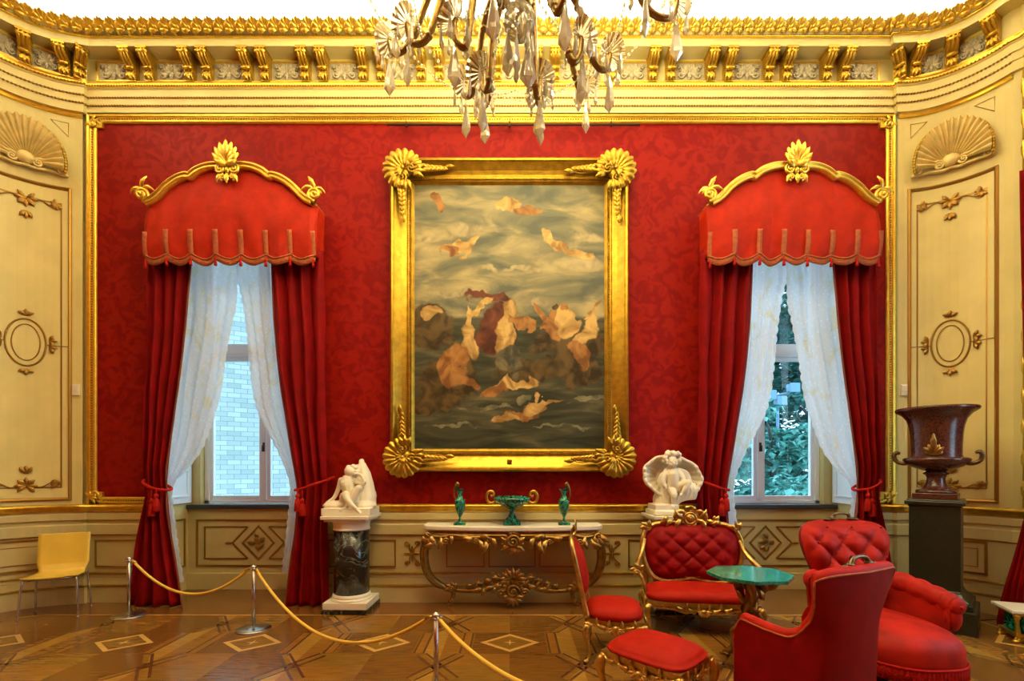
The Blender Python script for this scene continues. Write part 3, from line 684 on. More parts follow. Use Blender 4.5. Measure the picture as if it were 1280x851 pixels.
# windows
def window(c, num, sg):
    Yw = 6.2; f = MB(); f.bx(c-.80, c+.80, Yw, Yw+.10, 1.11, 1.15)
    for x in (c-.80, c+.74): f.bx(x, x+.06, Yw, Yw+.10, 1.11, WTOP)
    f.bx(c-.80, c+.80, Yw-.02, Yw+.10, 3.06, 3.18); f.bx(c-.80, c+.80, Yw, Yw+.10, WTOP-.12, WTOP)
    f.bx(c-.80, c+.80, Yw-.035, Yw, 3.09, 3.13)
    r_ = f.build('window_%d' % num, 'window_white', kind='structure', bevel=.004)
    for x0, x1 in ((c-.74, c-.025), (c+.025, c+.74)):
        for z0, z1 in ((1.15, 3.06), (3.18, WTOP-.12)):
            q = MB()
            for a, b_ in ((x0, x0+.05), (x1-.05, x1)): q.bx(a, b_, Yw+.015, Yw+.07, z0, z1)
            for a, b_ in ((z0, z0+.06), (z1-.05, z1)): q.bx(x0+.05, x1-.05, Yw+.015, Yw+.07, a, b_)
            so = q.build('sash', 'window_white', r_, bevel=.004)
            MB().bx(x0+.04, x1-.04, Yw+.04, Yw+.045, z0+.05, z1-.04).build('pane', 'window_glass', so)
    q = MB(); q.bx(c-.032, c+.032, Yw-.01, Yw+.08, 1.15, WTOP-.12); q.build('mullion', 'window_white', r_, bevel=.004)
    q = MB(); q.bx(c-.012, c+.012, Yw-.022, Yw-.008, 1.80, 1.92); q.tube([(c, Yw-.02, 1.88), (c, Yw-.05, 1.88), (c, Yw-.055, 1.80)], .008, 6); q.build('handle', 'dark', r_)
    # recess: reveals, apron, sill, shutters
    q = MB(); q.smooth = False
    q.bx(c-WH-.3, c-WH, Y0+.061, 6.35, 0, WTOP+.2); q.bx(c+WH, c+WH+.3, Y0+.061, 6.35, 0, WTOP+.2)
    q.bx(c-WH, c-.80, 6.12, 6.3, 0, WTOP); q.bx(c+.80, c+WH, 6.12, 6.3, 0, WTOP); q.bx(c-WH, c+WH, Y0+.061, 6.35, WTOP, WTOP+.3)
    q.bx(c-WH, c+WH, 6.06, 6.28, 0, 1.05)
    q.build('reveal', 'cream_dimmed', r_)
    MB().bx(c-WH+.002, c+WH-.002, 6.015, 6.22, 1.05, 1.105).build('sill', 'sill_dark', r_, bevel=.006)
    a = MB(); Ya = 6.06
    def line(pts, wd, closed=True): a.sweep([(c+x, Ya, z) for x, z in pts], [(-wd, 0), (-wd, .010), (wd, .010), (wd, 0)], (0, -1, 0), closed=closed)
    line([(-.80, .305), (.80, .305), (.80, .90), (-.80, .90)], .013)
    for s_ in (-1, 1):
        line([(s_*.14, .815), (s_*.70, .815), (s_*.70, .40), (s_*.14, .40)], .008, False)
        line([(s_*.14, .815), (s_*.34, .605), (s_*.14, .40)], .010, False)
        leaf(a, (c+s_*.34, Ya-.004, .605), 0 if s_ > 0 else pi, .09, .035, 0, .15)
    line([(-.20, .605), (0, .39), (.20, .605), (0, .82)], .011)
    for k, (x, z, g_) in enumerate(((-.05, .58, 2.3), (-.03, .60, .9), (0, .59, 1.6), (.02, .62, .3), (-.04, .56, -.5), (0, .55, .2), (-.02, .66, 1.2))): leaf(a, (c+x*sg, Ya-.004, z), g_ if sg > 0 else pi-g_, .09, .06, .4, .3)
    a.bx(c-WH, c+WH, Ya-.02, Ya, .02, .20); a.build('apron_moulding', 'gold_leaf_line', r_)
    MB().bx(c-WH+.003, c+WH-.003, Ya-.028, Ya, 0, .215).build('plinth', 'cream_dimmed', r_, bevel=.006)
    for s_ in (-1, 1):                                     # folded panelled shutters on the reveals
        q = MB(); x = c+s_*(WH-.02); q.bx(min(x, x+s_*.018), max(x, x+s_*.018), Y0+.10, 6.10, 1.13, WTOP-.05)
        for z0, z1 in ((1.22, 1.55), (1.62, 2.9), (3.0, 4.5)):
            q.sweep([(x, 5.70, z0), (x, 6.02, z0), (x, 6.02, z1), (x, 5.70, z1)], [(-.012, 0), (-.012, .012), (.012, .012), (.012, 0)], (-s_, 0, 0), closed=True)
        q.build('shutter', 'window_white', r_)
        q = MB(); q.sweep([(c+s_*WH, 5.66, .32), (c+s_*WH, 5.99, .32), (c+s_*WH, 5.99, .92), (c+s_*WH, 5.66, .92)], [(-.012, 0), (-.012, .012), (.012, .012), (.012, 0)], (-s_, 0, 0), closed=True)
        q.build('reveal_moulding', 'gold_leaf_line', r_)
window(-WC, 1, 1); window(WC, 2, -1)
light('outdoor_skylight', 'AREA', (WXR+.9, 2.5, 3.0), E_SUN, (0.62, 0.82, 1.0), 2.4, (0, radians(90), 0), 3.6)

# outside: stone wall on the left, trees and floodlights on the right
q = MB(); M = Matrix.Translation((-5.6, 9.6, 0)) @ Matrix.Rotation(radians(35), 4, 'Z')
q.box((0, 0, 5), (11, .5, 12)); q.box((-1.55, -.35, 5), (.25, .25, 12)); q.xf(M)
MB_ = q
ow = q.build('brick_wall', 'outdoor_brick'); tag(ow, 'pale blue grey brick wall outside the left window', 'wall')
q = MB(); q.bx(-16, 40, 6.6, 42, -3.1, -3.0); q.build('ground', 'outdoor_ground', kind='structure')
def tree(x, y, h, r, seed, label, m='leaf_green', n=1500, ls=1.):
    R_ = random.Random(seed); t = thing('tree', label, 'tree', (x, y, -3), 0, 'trees in the garden outside the right window')
    tr_ = MB(); tr_.tube([(0, 0, 0), (.1, 0, h*.4), (0, .1, h*.85)], [.18, .05], 8, k=4)
    for k in range(7):
        a = R_.random()*6.28; z = h*(.35+.07*k); tr_.tube([(0, 0, z), (r*.5*cos(a), r*.5*sin(a), z+h*.08), (r*.8*cos(a), r*.8*sin(a), z+h*.1)], [.06, .02], 5)
    tr_.build('trunk', 'bark', t); f = MB()
    cl = [(R_.gauss(0, r*.45), R_.gauss(0, r*.45), R_.uniform(h*.12, h*.97)) for _ in range(55)]
    for _ in range(n):
        c_ = R_.choice(cl); p = V((c_[0]+R_.gauss(0, r*.14), c_[1]+R_.gauss(0, r*.14), c_[2]+R_.gauss(0, r*.09)))
        Mx = Matrix.Rotation(R_.random()*6.28, 4, 'Z') @ Matrix.Rotation(R_.gauss(0, .45), 4, 'Y'); L_ = R_.uniform(.14, .34)*ls; w_ = L_*.32
        f.add([p+(Mx @ V(v)) for v in ((0, 0, 0), (L_*.5, w_, .02), (L_, 0, -.05), (L_*.5, -w_, .02))], [(0, 1, 2, 3)], False)
    f.build('foliage', m, t)
tree(7.3, 13.0, 6.6, 1.5, 1, 'low bushy tree outside the right window, nearest the glass', 'leaf_light', 4500, 1.1)
tree(7.4, 18.5, 13, 1.9, 2, 'tall dark tree outside the right window, left of the floodlights', 'leaf_green', 6500, 1.5)
tree(12.2, 18.5, 13, 2.0, 3, 'tall dark tree outside the right window, right of the floodlights', 'leaf_green', 6500, 1.5)
tree(14.0, 25.5, 18, 3.0, 4, 'tallest dark tree outside, behind the floodlights', 'leaf_green', 9000, 2.4)
tree(20.5, 31.5, 18, 3.0, 5, 'far dark tree outside, seen at the right side of the right window', 'leaf_green', 7000, 2.4)
t = thing('floodlight_mast', 'white mast with three floodlights outside the right window', 'floodlight', (8.3, 14.5, -3))
MB().tube([(0, 0, 0), (0, 0, 6.75)], .045, 8).build('pole', 'lamp_blue', t)
MB().tube([(-.35, 0, 6.75), (.45, 0, 6.95)], .03, 6).build('crossbar', 'lamp_blue', t)
for x, z in ((-.3, 6.80), (.02, 6.62), (.42, 7.02)):
    q = MB(); q.bx(x-.13, x+.13, -.18, .05, z-.10, z+.14); q.prism([(x-.16, z-.13), (x+.16, z-.13), (x+.16, z+.16), (x-.16, z+.16)], -.02, .02, Matrix.Translation((0, -.2, 0)) @ Matrix.Rotation(pi/2, 4, 'X')); q.build('lamp_head', 'lamp_blue', t, bevel=.02)
# small wall fittings
for (f, s_, nm) in ((arcL, .06, 'left'), (arcR, .055, 'right')):
    p, n = f(s_); q = MB(); q.bx(-.035, .035, -.028, 0, -.065, .065); q.bx(-.028, .028, -.032, -.02, -.02, .055)
    o = q.build('thermostat', 'plastic_cream', bevel=.004); o.location = p+V((0, 0, 2.50)); o.rotation_euler = (0, 0, math.atan2(n.y, n.x)+pi/2)
    tag(o, 'small cream wall sensor box on the %s curved wall' % nm, 'wall sensor')

# ------------------------------------------------------------------ CURTAINS, PELMETS, VALANCES
def W(px, py, Y): return V(((px-640)*Y/580, Y, 1.6+(583-py)*Y/580))
def edge(tab, Y):
    return sorted([(W(0, y, Y).z, (x-640)*Y/580) for y, x in tab])
def drape(mb, tl, tr, Y, n, amp, seed, sg=1, nu=90, nv=60, scal=None, zt=None, zb=None, pinch=None):
    L_, R_ = edge(tl, Y), edge(tr, Y)
    z0 = max(L_[0][0], R_[0][0]) if zb is None else zb; z1 = min(L_[-1][0], R_[-1][0]) if zt is None else zt
    rnd = random.Random(seed); ph = [rnd.uniform(0, 6.28) for _ in range(4)]
    def fn(u, v):
        z = z0+(z1-z0)*v; a = sinterp(L_, z); b = sinterp(R_, z)
        if scal:
            s_ = scal[1]*abs(sin(z*scal[2]))
            if scal[0] == 'R': b += s_
            else: a -= s_
        am = amp*(1 if not pinch else 1-.45*math.exp(-((z-pinch)/.16)**2))
        uu = u+.018*sin(9*z/2+ph[0]+4*u)+.010*noise.noise(V((u*6, z*1.2, seed)))
        f = sin(2*pi*n*uu+ph[1]+.8*sin(3*uu+ph[3]))+.30*sin(2*pi*n*1.7*uu+ph[2]+z*.5)+.25*noise.noise(V((u*12, z*2.5, seed+5)))
        return V((sg*(a+(b-a)*u), Y-am*(.55+.5*f), z))
    mb.grid(fn, nu, nv); mb.fn = fn; return mb
redL = ([(316, 189), (450, 186), (560, 183), (600, 181), (625, 183), (700, 172), (756, 164)], [(316, 244), (400, 238), (489, 227), (540, 220), (596, 212), (620, 212), (660, 218), (700, 225), (756, 234)])
redR = ([(316, 340), (405, 344), (489, 353), (540, 361), (596, 371), (620, 373), (660, 370), (700, 364), (756, 359)], [(316, 406), (450, 407), (600, 409), (700, 411), (756, 413)])
lacL = ([(316, 228), (400, 224), (489, 214), (560, 208), (600, 206), (640, 208), (727, 215)], [(316, 300), (352, 296), (384, 294), (400, 290), (440, 283), (494, 275), (520, 267), (552, 256), (574, 244), (592, 228), (605, 217), (630, 216), (680, 222), (727, 229)])
lacR = ([(316, 296), (350, 299), (384, 306), (430, 311), (445, 312), (485, 317), (512, 323), (538, 335), (565, 349), (592, 360), (610, 364), (640, 362), (715, 354)], [(316, 354), (400, 358), (489, 365), (560, 374), (605, 378), (640, 376), (725, 364)])
for sg, wn_ in ((1, 'left'), (-1, 'right')):
    for kind, (tl, tr), inner, side in (('a', redL, 1, ('left' if sg > 0 else 'right')), ('b', redR, -1, ('right' if sg > 0 else 'left'))):
        Yc = 5.33 if kind == 'a' else 5.34
        t = thing('curtain', 'long red velvet curtain on the %s side of the %s window, tied back' % (side, wn_), 'curtain', (0, 0, 0), 0, 'red curtains')
        zt = 1.6-(610-583)*Yc/580
        q = drape(MB(), tl, tr, Yc, 3.6, .075, 3 if kind == 'a' else 8, sg, pinch=zt); q.build('drape', 'red_curtain', t, solid=.006)
        b_ = MB(); b_.tube([q.fn(1 if inner > 0 else 0, k/60) for k in range(61)], .007, 6, flat=1.5); b_.build('braid', 'braid', t)
        xl = sinterp(edge(tl, Yc), zt); xr = sinterp(edge(tr, Yc), zt); outx = xl if inner > 0 else xr; inx = xr if inner > 0 else xl
        tb = MB(); wallx = outx-inner*.02
        tb.tube([(sg*wallx, Y0-.03, zt+.12), (sg*outx, Yc-.02, zt+.09), (sg*(outx+.3*(inx-outx)), Yc-.115, zt+.05), (sg*(outx+.7*(inx-outx)), Yc-.12, zt-.0), (sg*(inx+inner*.012), Yc-.05, zt-.02), (sg*(inx-inner*.02), Yc+.06, zt), (sg*(outx+.3*(inx-outx)), Yc+.09, zt+.08), (sg*wallx, Y0-.03, zt+.12)], .016, 8, k=6)
        tb.build('tieback', 'fringe_red', t)
        for d in (0, .055):
            ts = MB(); x = sg*(inx-inner*(.055+d*.9)); z = zt-.05-d
            ts.tube([(x, Yc-.12, zt), (x, Yc-.125, z-.02)], .007, 6)
            ts.lathe([(.008, 0), (.022, -.02), (.026, -.04), (.014, -.055), (.028, -.075), (.034, -.12), (.038, -.20), (.034, -.205), (.004, -.2)], 14, (x, Yc-.125, z), fn=lambda a, z_: 1+.08*sin(9*a))
            ts.build('tassel', 'fringe_red', t)
    for kind, (tl, tr), side in (('a', lacL, ('left' if sg > 0 else 'right')), ('b', lacR, ('right' if sg > 0 else 'left'))):
        Yc = 5.455 if kind == 'a' else 5.445
        q = drape(MB(), tl, tr, Yc, 5, .026, 21 if kind == 'a' else 27, sg, nu=110, nv=110, scal=('R' if kind == 'a' else 'L', .020, 28))
        o = q.build('lace_curtain', 'lace'); tag(o, 'white lace curtain on the %s side of the %s window, scalloped edge' % (side, wn_), 'lace curtain', 'lace curtains')
    # gilded pelmet board
    CX = -3.145*sg
    pm_ = thing('curtain_pelmet', 'carved gilt pelmet rail with leaf crest over the %s window' % wn_, 'pelmet', (CX, 5.175, 0), 0, 'gilt pelmets')
    rail = [(-.93, 4.60), (-.99, 4.56), (-.93, 4.535), (-.86, 4.57), (-.79, 4.625), (-.72, 4.70), (-.64, 4.765), (-.56, 4.81), (-.48, 4.835), (-.445, 4.825), (-.42, 4.845), (-.36, 4.89), (-.26, 4.93), (-.15, 4.945), (-.03, 4.935)]
    rp_ = [V((x, 0, z)) for x, z in rail[2:]]
    r_ = MB()
    for s_ in (-1, 1):
        pth = [V((s_*p.x, p.y, p.z)) for p in cat(rp_, 4)]
        if s_ < 0: pass
        r_.sweep(pth, [(-.045, .04), (-.045, -.0), (-.04, -.035), (-.014, -.055), (-.004, -.032), (.008, -.030), (.016, -.055), (.038, -.035), (.045, .04), (-.045, .04)], (0, 1, 0), flip=s_, smooth=True)
        r_.tube([V((s_*.90, .02, 4.58)), V((s_*.92, .32, 4.56))], .02, 8)
    r_.build('rail', 'gold_bright', pm_)
    for s_ in (-1, 1):
        q = MB(); scroll(q, (s_*.955, 0, 4.615), .075, 1.7, .022, -pi/2, -s_, -.03); q.ell((s_*.955, -.02, 4.615), (.05, .03, .05))
        for a, l_, cu_ in ((pi/2+.5*s_, .15, 1.1), (pi/2, .17, .4), (pi/2-.6*s_, .13, -1.2), (pi/2-1.1*s_, .09, -.8)): leaf(q, (s_*.955, -.02, 4.65), a, l_, .05, s_*cu_, .25)
        q.build('end_scroll', 'gold_bright', pm_)
    q = MB()
    for k, (a, l_) in enumerate(((0, .26), (.38, .24), (-.38, .24), (.8, .21), (-.8, .21), (1.25, .18), (-1.25, .18), (1.7, .13), (-1.7, .13))): leaf(q, (0, -.035-.004*k, 4.93), pi/2+a, l_, .085, -a*.25, .22)
    for s_ in (-1, 1):
        scroll(q, (s_*.075, 0, 4.885), .055, 1.6, .017, pi/2, -s_, -.05)
        scroll(q, (s_*.055, 0, 4.80), .04, 1.4, .013, -pi/2, s_, -.045); leaf(q, (s_*.05, -.04, 4.83), -pi/2+s_*1.2, .11, .05, -s_*.6, .2)
    leaf(q, (0, -.05, 4.84), -pi/2, .12, .06, 0, .2); q.ell((0, -.05, 4.87), (.03, .03, .04))
    q.build('crest', 'gold_bright', pm_)
    # valance cloth with scalloped fringe
    va = thing('valance', 'gathered red silk valance with scalloped fringe above the %s window' % wn_, 'valance', (CX, 5.175, 0), 0, 'red valances')
    top = [(abs(x), z-.01) for x, z in rail[2:]][::-1]; nsc = 7; hw = .955
    def vz(x): return sinterp(sorted(top), abs(x))
    def vbot(x): return 3.95-.055*abs(sin(pi*(x+hw)/(2*hw)*nsc))
    def vy(x, t): return .02+.015*sin(x*19)*t+.025*t*noise.noise(V((x*6, t*3, 2+sg)))-.05*sin(pi*min(1, t))*.8-.03*t+.26*max(0, abs(x)/hw-.94)*6*.3
    q = MB()
    def cloth(u, v):
        x = (u-.5)*2*hw; zb_ = vbot(x); zt_ = vz(x); return V((x, vy(x, v), zt_+(zb_-zt_)*v))
    q.grid(cloth, 150, 26)
    for s_ in (-1, 1): q.grid(lambda u, v, s_=s_: V((s_*(hw-.004*u), vy(hw*s_, v)+u*(.26-vy(hw*s_, v)*.5), 4.53+(3.95-4.53)*v)), 6, 8)
    q.build('cloth', 'red_valance', va, solid=.008)
    q = MB()
    q.grid(lambda u, v: V(((u-.5)*2*hw, vy((u-.5)*2*hw, 1)-.010-.004*sin(u*900), vbot((u-.5)*2*hw)+.012-(.075)*v)), 420, 3)
    q.tube([V(((k/120-.5)*2*hw, vy((k/120-.5)*2*hw, 1)-.012, vbot((k/120-.5)*2*hw)+.012)) for k in range(121)], .009, 6)
    q.build('fringe', 'fringe_gold', va, solid=.004)
    for k in range(nsc+1):
        x = -hw+2*hw*k/nsc; x += .02 if k == 0 else (-.02 if k == nsc else 0)
        q = MB(); q.grid(lambda u, v: V((x+(u-.5)*.055, vy(x, .62+.38*v)-.012, vbot(x)+.27*(1-v))), 3, 10)
        q.build('braid_stripe', 'fringe_gold', va, solid=.008)
        q = MB(); q.lathe([(.004, .05), (.010, .03), (.014, .015), (.008, 0), (.015, -.015), (.017, -.05), (.003, -.05)], 10, (x, vy(x, 1)-.02, vbot(x)-.075)); q.build('tassel', 'fringe_red', va)

# ------------------------------------------------------------------ PAINTING
pt = thing('framed_painting', 'huge oil painting in a carved gilt frame with shell corners between the windows', 'painting', (-.03, Y0-.02, 3.365))
cw2, ch2 = 1.13, 1.565
q = MB(); q.cur = 0; q.add([(-cw2, -.02, -ch2), (cw2, -.02, -ch2), (cw2, -.02, ch2), (-cw2, -.02, ch2)], [(0, 1, 2, 3)], False)
q.build('canvas', 'painted_canvas', pt)
fr = MB(); rp_ = [(-cw2, 0, -ch2), (cw2, 0, -ch2), (cw2, 0, ch2), (-cw2, 0, ch2)]
fr.sweep(rp_, [(.01, .02), (-.004, .035), (-.02, .05), (-.035, .045), (-.045, .06), (-.06, .062), (-.075, .05), (-.09, .055), (-.13, .075), (-.17, .10), (-.20, .12), (-.215, .135), (-.235, .14), (-.25, .125), (-.258, .10), (-.262, .0)], (0, -1, 0), closed=True)
for sx in (-1, 1):
    for x_, r__ in ((.025, .006), (.068, .007)):
        pass
n_ = 0
for (x_, r__, y_) in ((.040, .008, -.062),):
    pth = [V((-cw2-x_, -ch2-x_, 0)), V((cw2+x_, -ch2-x_, 0)), V((cw2+x_, ch2+x_, 0)), V((-cw2-x_, ch2+x_, 0)), V((-cw2-x_, -ch2-x_, 0))]
    for p, n, t in along(pth, .03): fr.ell((p.x, y_, p.y), r__*1.2, nu=5, nv=4)
fr.bx(-.028, .028, -.115, -.07, -ch2-.16, -ch2-.12)
fr.build('frame', 'gold_frame', pt)
for sx in (-1, 1):
    for sz in (-1, 1):
        q = MB(); d = math.atan2(sz, sx); cx, cz = sx*(cw2+.10), sz*(ch2+.10)
        c_ = (cx-sx*.0, -.13, cz-sz*.0)
        fan(q, c_, .215, d-radians(125), d+radians(125), 12, .085, .15, .018, .09, -.06, nr=12)
        fan(q, (c_[0]-sx*.02, -.185, c_[2]-sz*.02), .085, d-2, d+2, 9, .03, .1, .008, .06, nr=6)
        q.ell((c_[0], -.19, c_[2]), (.03, .02, .03))
        for s_ in (-1, 1):
            a = d+s_*2.3; scroll(q, (cx+.10*cos(a), 0, cz+.10*sin(a)), .055, 1.4, .016, a, s_, -.16)
        q.ell((c_[0], -.12, c_[2]), (.10, .05, .10))
        q.build('corner_shell', 'gold_frame', pt)
        q = MB()
        spray(q, (cx-sx*.15, -.12, cz+sz*.01), 0 if sx < 0 else pi, .38, 6, .075); spray(q, (cx+sx*.01, -.12, cz-sz*.15), pi/2 if sz < 0 else -pi/2, .40, 6, .075)
        for k in (-1, 0, 1): leaf(q, (cx-sx*.10, -.13, cz-sz*.03), (0 if sx < 0 else pi)+k*.45, .16, .07, 0, .3); leaf(q, (cx-sx*.03, -.13, cz-sz*.10), (pi/2 if sz < 0 else -pi/2)+k*.45, .16, .07, 0, .3)
        q.build('leaf_spray', 'gold_frame', pt)
q = MB(); q.tube([W(484, 156, 5.46), W(800, 156, 5.46)], .011, 8)
for px in (508, 637, 764): q.tube([W(px, 152, 5.50), W(px, 158, 5.45)], .012, 6)
o = q.build('picture_rail', 'iron'); tag(o, 'thin dark hanging rail high above the big painting', 'rail')

# ------------------------------------------------------------------ PEDESTALS AND STATUES
def column_pedestal(x, label):
    t = thing('pedestal', label, 'pedestal', (x, 5.215, 0), radians(-1.5 if x < 0 else 1.5), 'marble column pedestals')
    MB().box((0, 0, .0275), (.50, .45, .055)).build('plinth', 'black_marble', t, bevel=.003)
    q = MB(); q.box((0, 0, .09), (.48, .44, .07)); q.lathe([(.215, .12), (.222, .135), (.215, .15), (.205, .155), (.208, .165), (.203, .18), (.196, .195)], 40); q.build('base', 'marble_white', t, bevel=.003)
    q = MB(); q.lathe([(.192, .19), (.190, .9)], 48); q.build('shaft', 'black_marble', t)
    q = MB(); q.lathe([(.192, .895), (.200, .90), (.200, .912), (.193, .92), (.196, .965), (.205, .985), (.22, 1.0)], 40); q.box((0, 0, 1.015), (.46, .42, .03)); q.box((0, 0, 1.045), (.52, .47, .035)); q.build('capital', 'marble_white', t, bevel=.004)
    return t
column_pedestal(-1.80, 'black veined marble column pedestal with white base left of the console table')
column_pedestal(1.78, 'marble column pedestal with white cap behind the gilded settee')
def limb(mb, pts, r, k=4, n=10): mb.tube(pts, r, n, k=k); [mb.ell(p, q, nu=10, nv=8) for p, q in ((pts[0], (r if isinstance(r, (int, float)) else r[0])), (pts[-1], (r if isinstance(r, (int, float)) else r[-1])))]
def S1(cx, cy, y=0.): return V(((cx-228)*.00234, y, (335-cy)*.00234))
q = MB()
q.box(S1(226, 318), (.53, .38, .08)); q.ell(S1(160, 292, -.02), (.15, .15, .055)); q.ell(S1(225, 285, .02), (.17, .15, .08)); q.ell(S1(290, 295, 0), (.13, .15, .07))
q.tube([S1(258, 76, .09), S1(266, 95, .09), S1(278, 140, .09), S1(284, 190, .08), S1(286, 250, .07), S1(280, 300, .06)], [.022, .045, .075, .10, .13, .15], 14, flat=.9)
q.tube([S1(245, 96, .06), S1(250, 150, .07), S1(250, 250, .07)], [.035, .06, .09], 12)
q.ell(S1(262, 80, .10), (.03, .03, .03)); q.ell(S1(295, 250, .08), (.10, .09, .12)); q.ell(S1(275, 170, .10), (.075, .055, .16))
limb(q, [S1(228, 262, -.02), S1(220, 230, -.02), S1(212, 195, -.03), S1(212, 172, -.02)], [.082, .066, .082, .072])   # torso
q.ell(S1(192, 175, -.02), (.045, .04, .035)); q.ell(S1(240, 178, -.02), (.045, .04, .035)); q.ell(S1(210, 185, -.075), (.06, .03, .04))
limb(q, [S1(214, 165, -.02), S1(220, 146, -.03)], [.032, .028])
q.ell(S1(223, 128, -.04), (.050, .052, .058), Matrix.Rotation(radians(-35), 3, 'Y')); q.ell(S1(232, 118, .0), (.055, .05, .05)); q.ell(S1(204, 124, -.05), (.012, .012, .012)); q.ell(S1(207, 135, -.065), (.014, .012, .008)); q.ell(S1(212, 141, -.06), (.018, .016, .014))
for (cx, cy) in ((238, 104), (252, 112), (245, 125), (258, 130), (215, 108)): q.ell(S1(cx, cy, -.02), (.026, .03, .024))
limb(q, [S1(180, 172, -.02), S1(165, 215, -.01), S1(148, 255, -.03), S1(128, 270, -.05)], [.034, .026, .022, .016]); 
for k in range(4): limb(q, [S1(130, 268, -.05-.010*k), S1(118, 274+k, -.055-.013*k)], [.009, .006], k=2, n=6)
limb(q, [S1(250, 175, -.02), S1(285, 190, -.06), S1(300, 178, -.07)], [.034, .028, .024]); limb(q, [S1(300, 178, -.07), S1(285, 150, -.07), S1(262, 140, -.07)], [.024, .020, .016])
for k in range(4): limb(q, [S1(264, 140, -.07-.006*k), S1(250, 133+5*k, -.085)], [.009, .006], k=2, n=6)
limb(q, [S1(240, 258, -.06), S1(265, 230, -.13), S1(285, 208, -.16)], [.062, .052, .040]); limb(q, [S1(285, 208, -.16), S1(255, 258, -.17), S1(228, 295, -.16)], [.040, .035, .020]); limb(q, [S1(228, 297, -.16), S1(205, 308, -.19)], [.020, .013])
limb(q, [S1(205, 258, -.06), S1(212, 245, -.13), S1(225, 235, -.17)], [.062, .050, .038]); limb(q, [S1(222, 238, -.17), S1(248, 275, -.20), S1(275, 302, -.18)], [.038, .034, .019]); limb(q, [S1(275, 303, -.18), S1(294, 318, -.20)], [.019, .013])
o = q.build('marble_statue', 'statue_marble', mods=remesh(.0055, 2)); o.location = (-1.81, 5.24, 1.0635)
tag(o, 'white marble statue of a seated nude leaning on a rock', 'statue')
def S2(cx, cy, y=0.): return V(((cx-400)*.00106, y, (765-cy)*.00106))
q = MB()
TL = Matrix.Rotation(radians(12), 4, 'Y')
def bowl(u, v):
    a = 2*pi*u; r = .0005+.9995*v; x = .325*r*cos(a)*(1+.02*sin(9*a)*v); z = .225*r*sin(a)*(1+.02*sin(9*a)*v)
    p = TL @ V((x, 0, z)); return S2(400, 372)+V((p.x, .10-.16*r**2.2+.008*sin(22*a)*v, p.z))
q.grid(lambda u, v: bowl(u, v*2) if v <= .5 else bowl(u, max(0, 2-2*v))+V((0, .045, 0)), 72, 25, cu=True)
q.tube([bowl(k/72, 1)+V((0, .015, 0)) for k in range(72)], .020, 8, closed=True)
q.ell(S2(400, 400, .08), (.17, .06, .15))
sk = MB()
q.box(S2(310, 712, .0), (.26, .30, .11)); q.box(S2(340, 745, 0), (.36, .36, .05)); q.ell(S2(320, 620, .04), (.11, .12, .12)); q.ell(S2(400, 590, .03), (.12, .11, .13))
limb(q, [S2(395, 500, -.05), S2(392, 430, -.07), S2(390, 350, -.07), S2(388, 300, -.05)], [.075, .070, .078, .055])
q.ell(S2(380, 218, -.08), (.062, .062, .074)); q.ell(S2(378, 252, -.110), (.032, .024, .020)); q.ell(S2(380, 230, -.140), (.009, .009, .012)); [q.ell(S2(x_, 212, -.137), (.010, .006, .006)) for x_ in (358, 402)]; q.ell(S2(352, 242, -.12), .020); q.ell(S2(408, 242, -.12), .020); q.ell(S2(380, 253, -.133), (.014, .006, .004))
rs_ = random.Random(4)
for k in range(34):
    a = radians(-30+240*k/33); q.ell(S2(380+88*cos(a)*rs_.uniform(.8, 1.1), 190-75*sin(a)*rs_.uniform(.85, 1.1), -.05+rs_.uniform(-.06, .03)), rs_.uniform(.018, .028), nu=8, nv=6)
for k in range(14): q.ell(S2(325+10*k, 130+rs_.uniform(-15, 10), -.10), rs_.uniform(.016, .024), nu=8, nv=6)
limb(q, [S2(335, 312, -.04), S2(305, 370, -.07), S2(290, 430, -.08), S2(305, 470, -.10)], [.036, .032, .028, .020]); limb(q, [S2(445, 308, -.04), S2(478, 360, -.08), S2(492, 405, -.11), S2(465, 440, -.14)], [.036, .032, .028, .019])
for k in range(4): limb(q, [S2(305, 470, -.10-.01*k), S2(312-6*k, 495, -.12-.01*k)], [.009, .006], k=2, n=6); limb(q, [S2(480, 440+8*k, -.15), S2(462, 452+8*k, -.155)], [.009, .006], k=2, n=6)
limb(q, [S2(375, 500, -.08), S2(380, 560, -.14), S2(390, 600, -.12), S2(388, 660, -.11)], [.050, .042, .034, .022]); limb(q, [S2(388, 665, -.11), S2(372, 682, -.155)], [.020, .014])
limb(q, [S2(425, 490, -.08), S2(500, 440, -.15), S2(520, 430, -.16)], [.052, .044, .038]); limb(q, [S2(520, 430, -.16), S2(490, 500, -.17), S2(455, 545, -.16)], [.038, .032, .020]); limb(q, [S2(455, 547, -.16), S2(435, 560, -.19)], [.020, .013])
for k in range(9):
    x0 = 470+k*20; limb(q, [S2(x0-15, 450, -.08), S2(x0, 520, -.10-.01*(k % 2)), S2(x0-25+6*sin(k), 600, -.09), S2(x0-55, 670-12*k, -.07)], [.016, .015, .016, .010])
for k in range(6):
    limb(q, [S2(330-14*k, 300+12*k, -.06), S2(290-8*k, 400+10*k, -.06), S2(285+9*k, 520, -.07), S2(300+9*k, 640, -.08)], [.014, .014, .014, .010])
for k in range(4): limb(q, [S2(460, 290+8*k, -.05), S2(540, 320+22*k, -.06), S2(585+10*k, 380+30*k, -.05)], [.016, .014, .008])
o = q.build('marble_statue', 'statue_marble', mods=remesh(.006, 3)); o.location = (1.80, 5.24, 1.0685)
tag(o, 'white marble statue of a curly haired child seated in an open shell', 'statue')

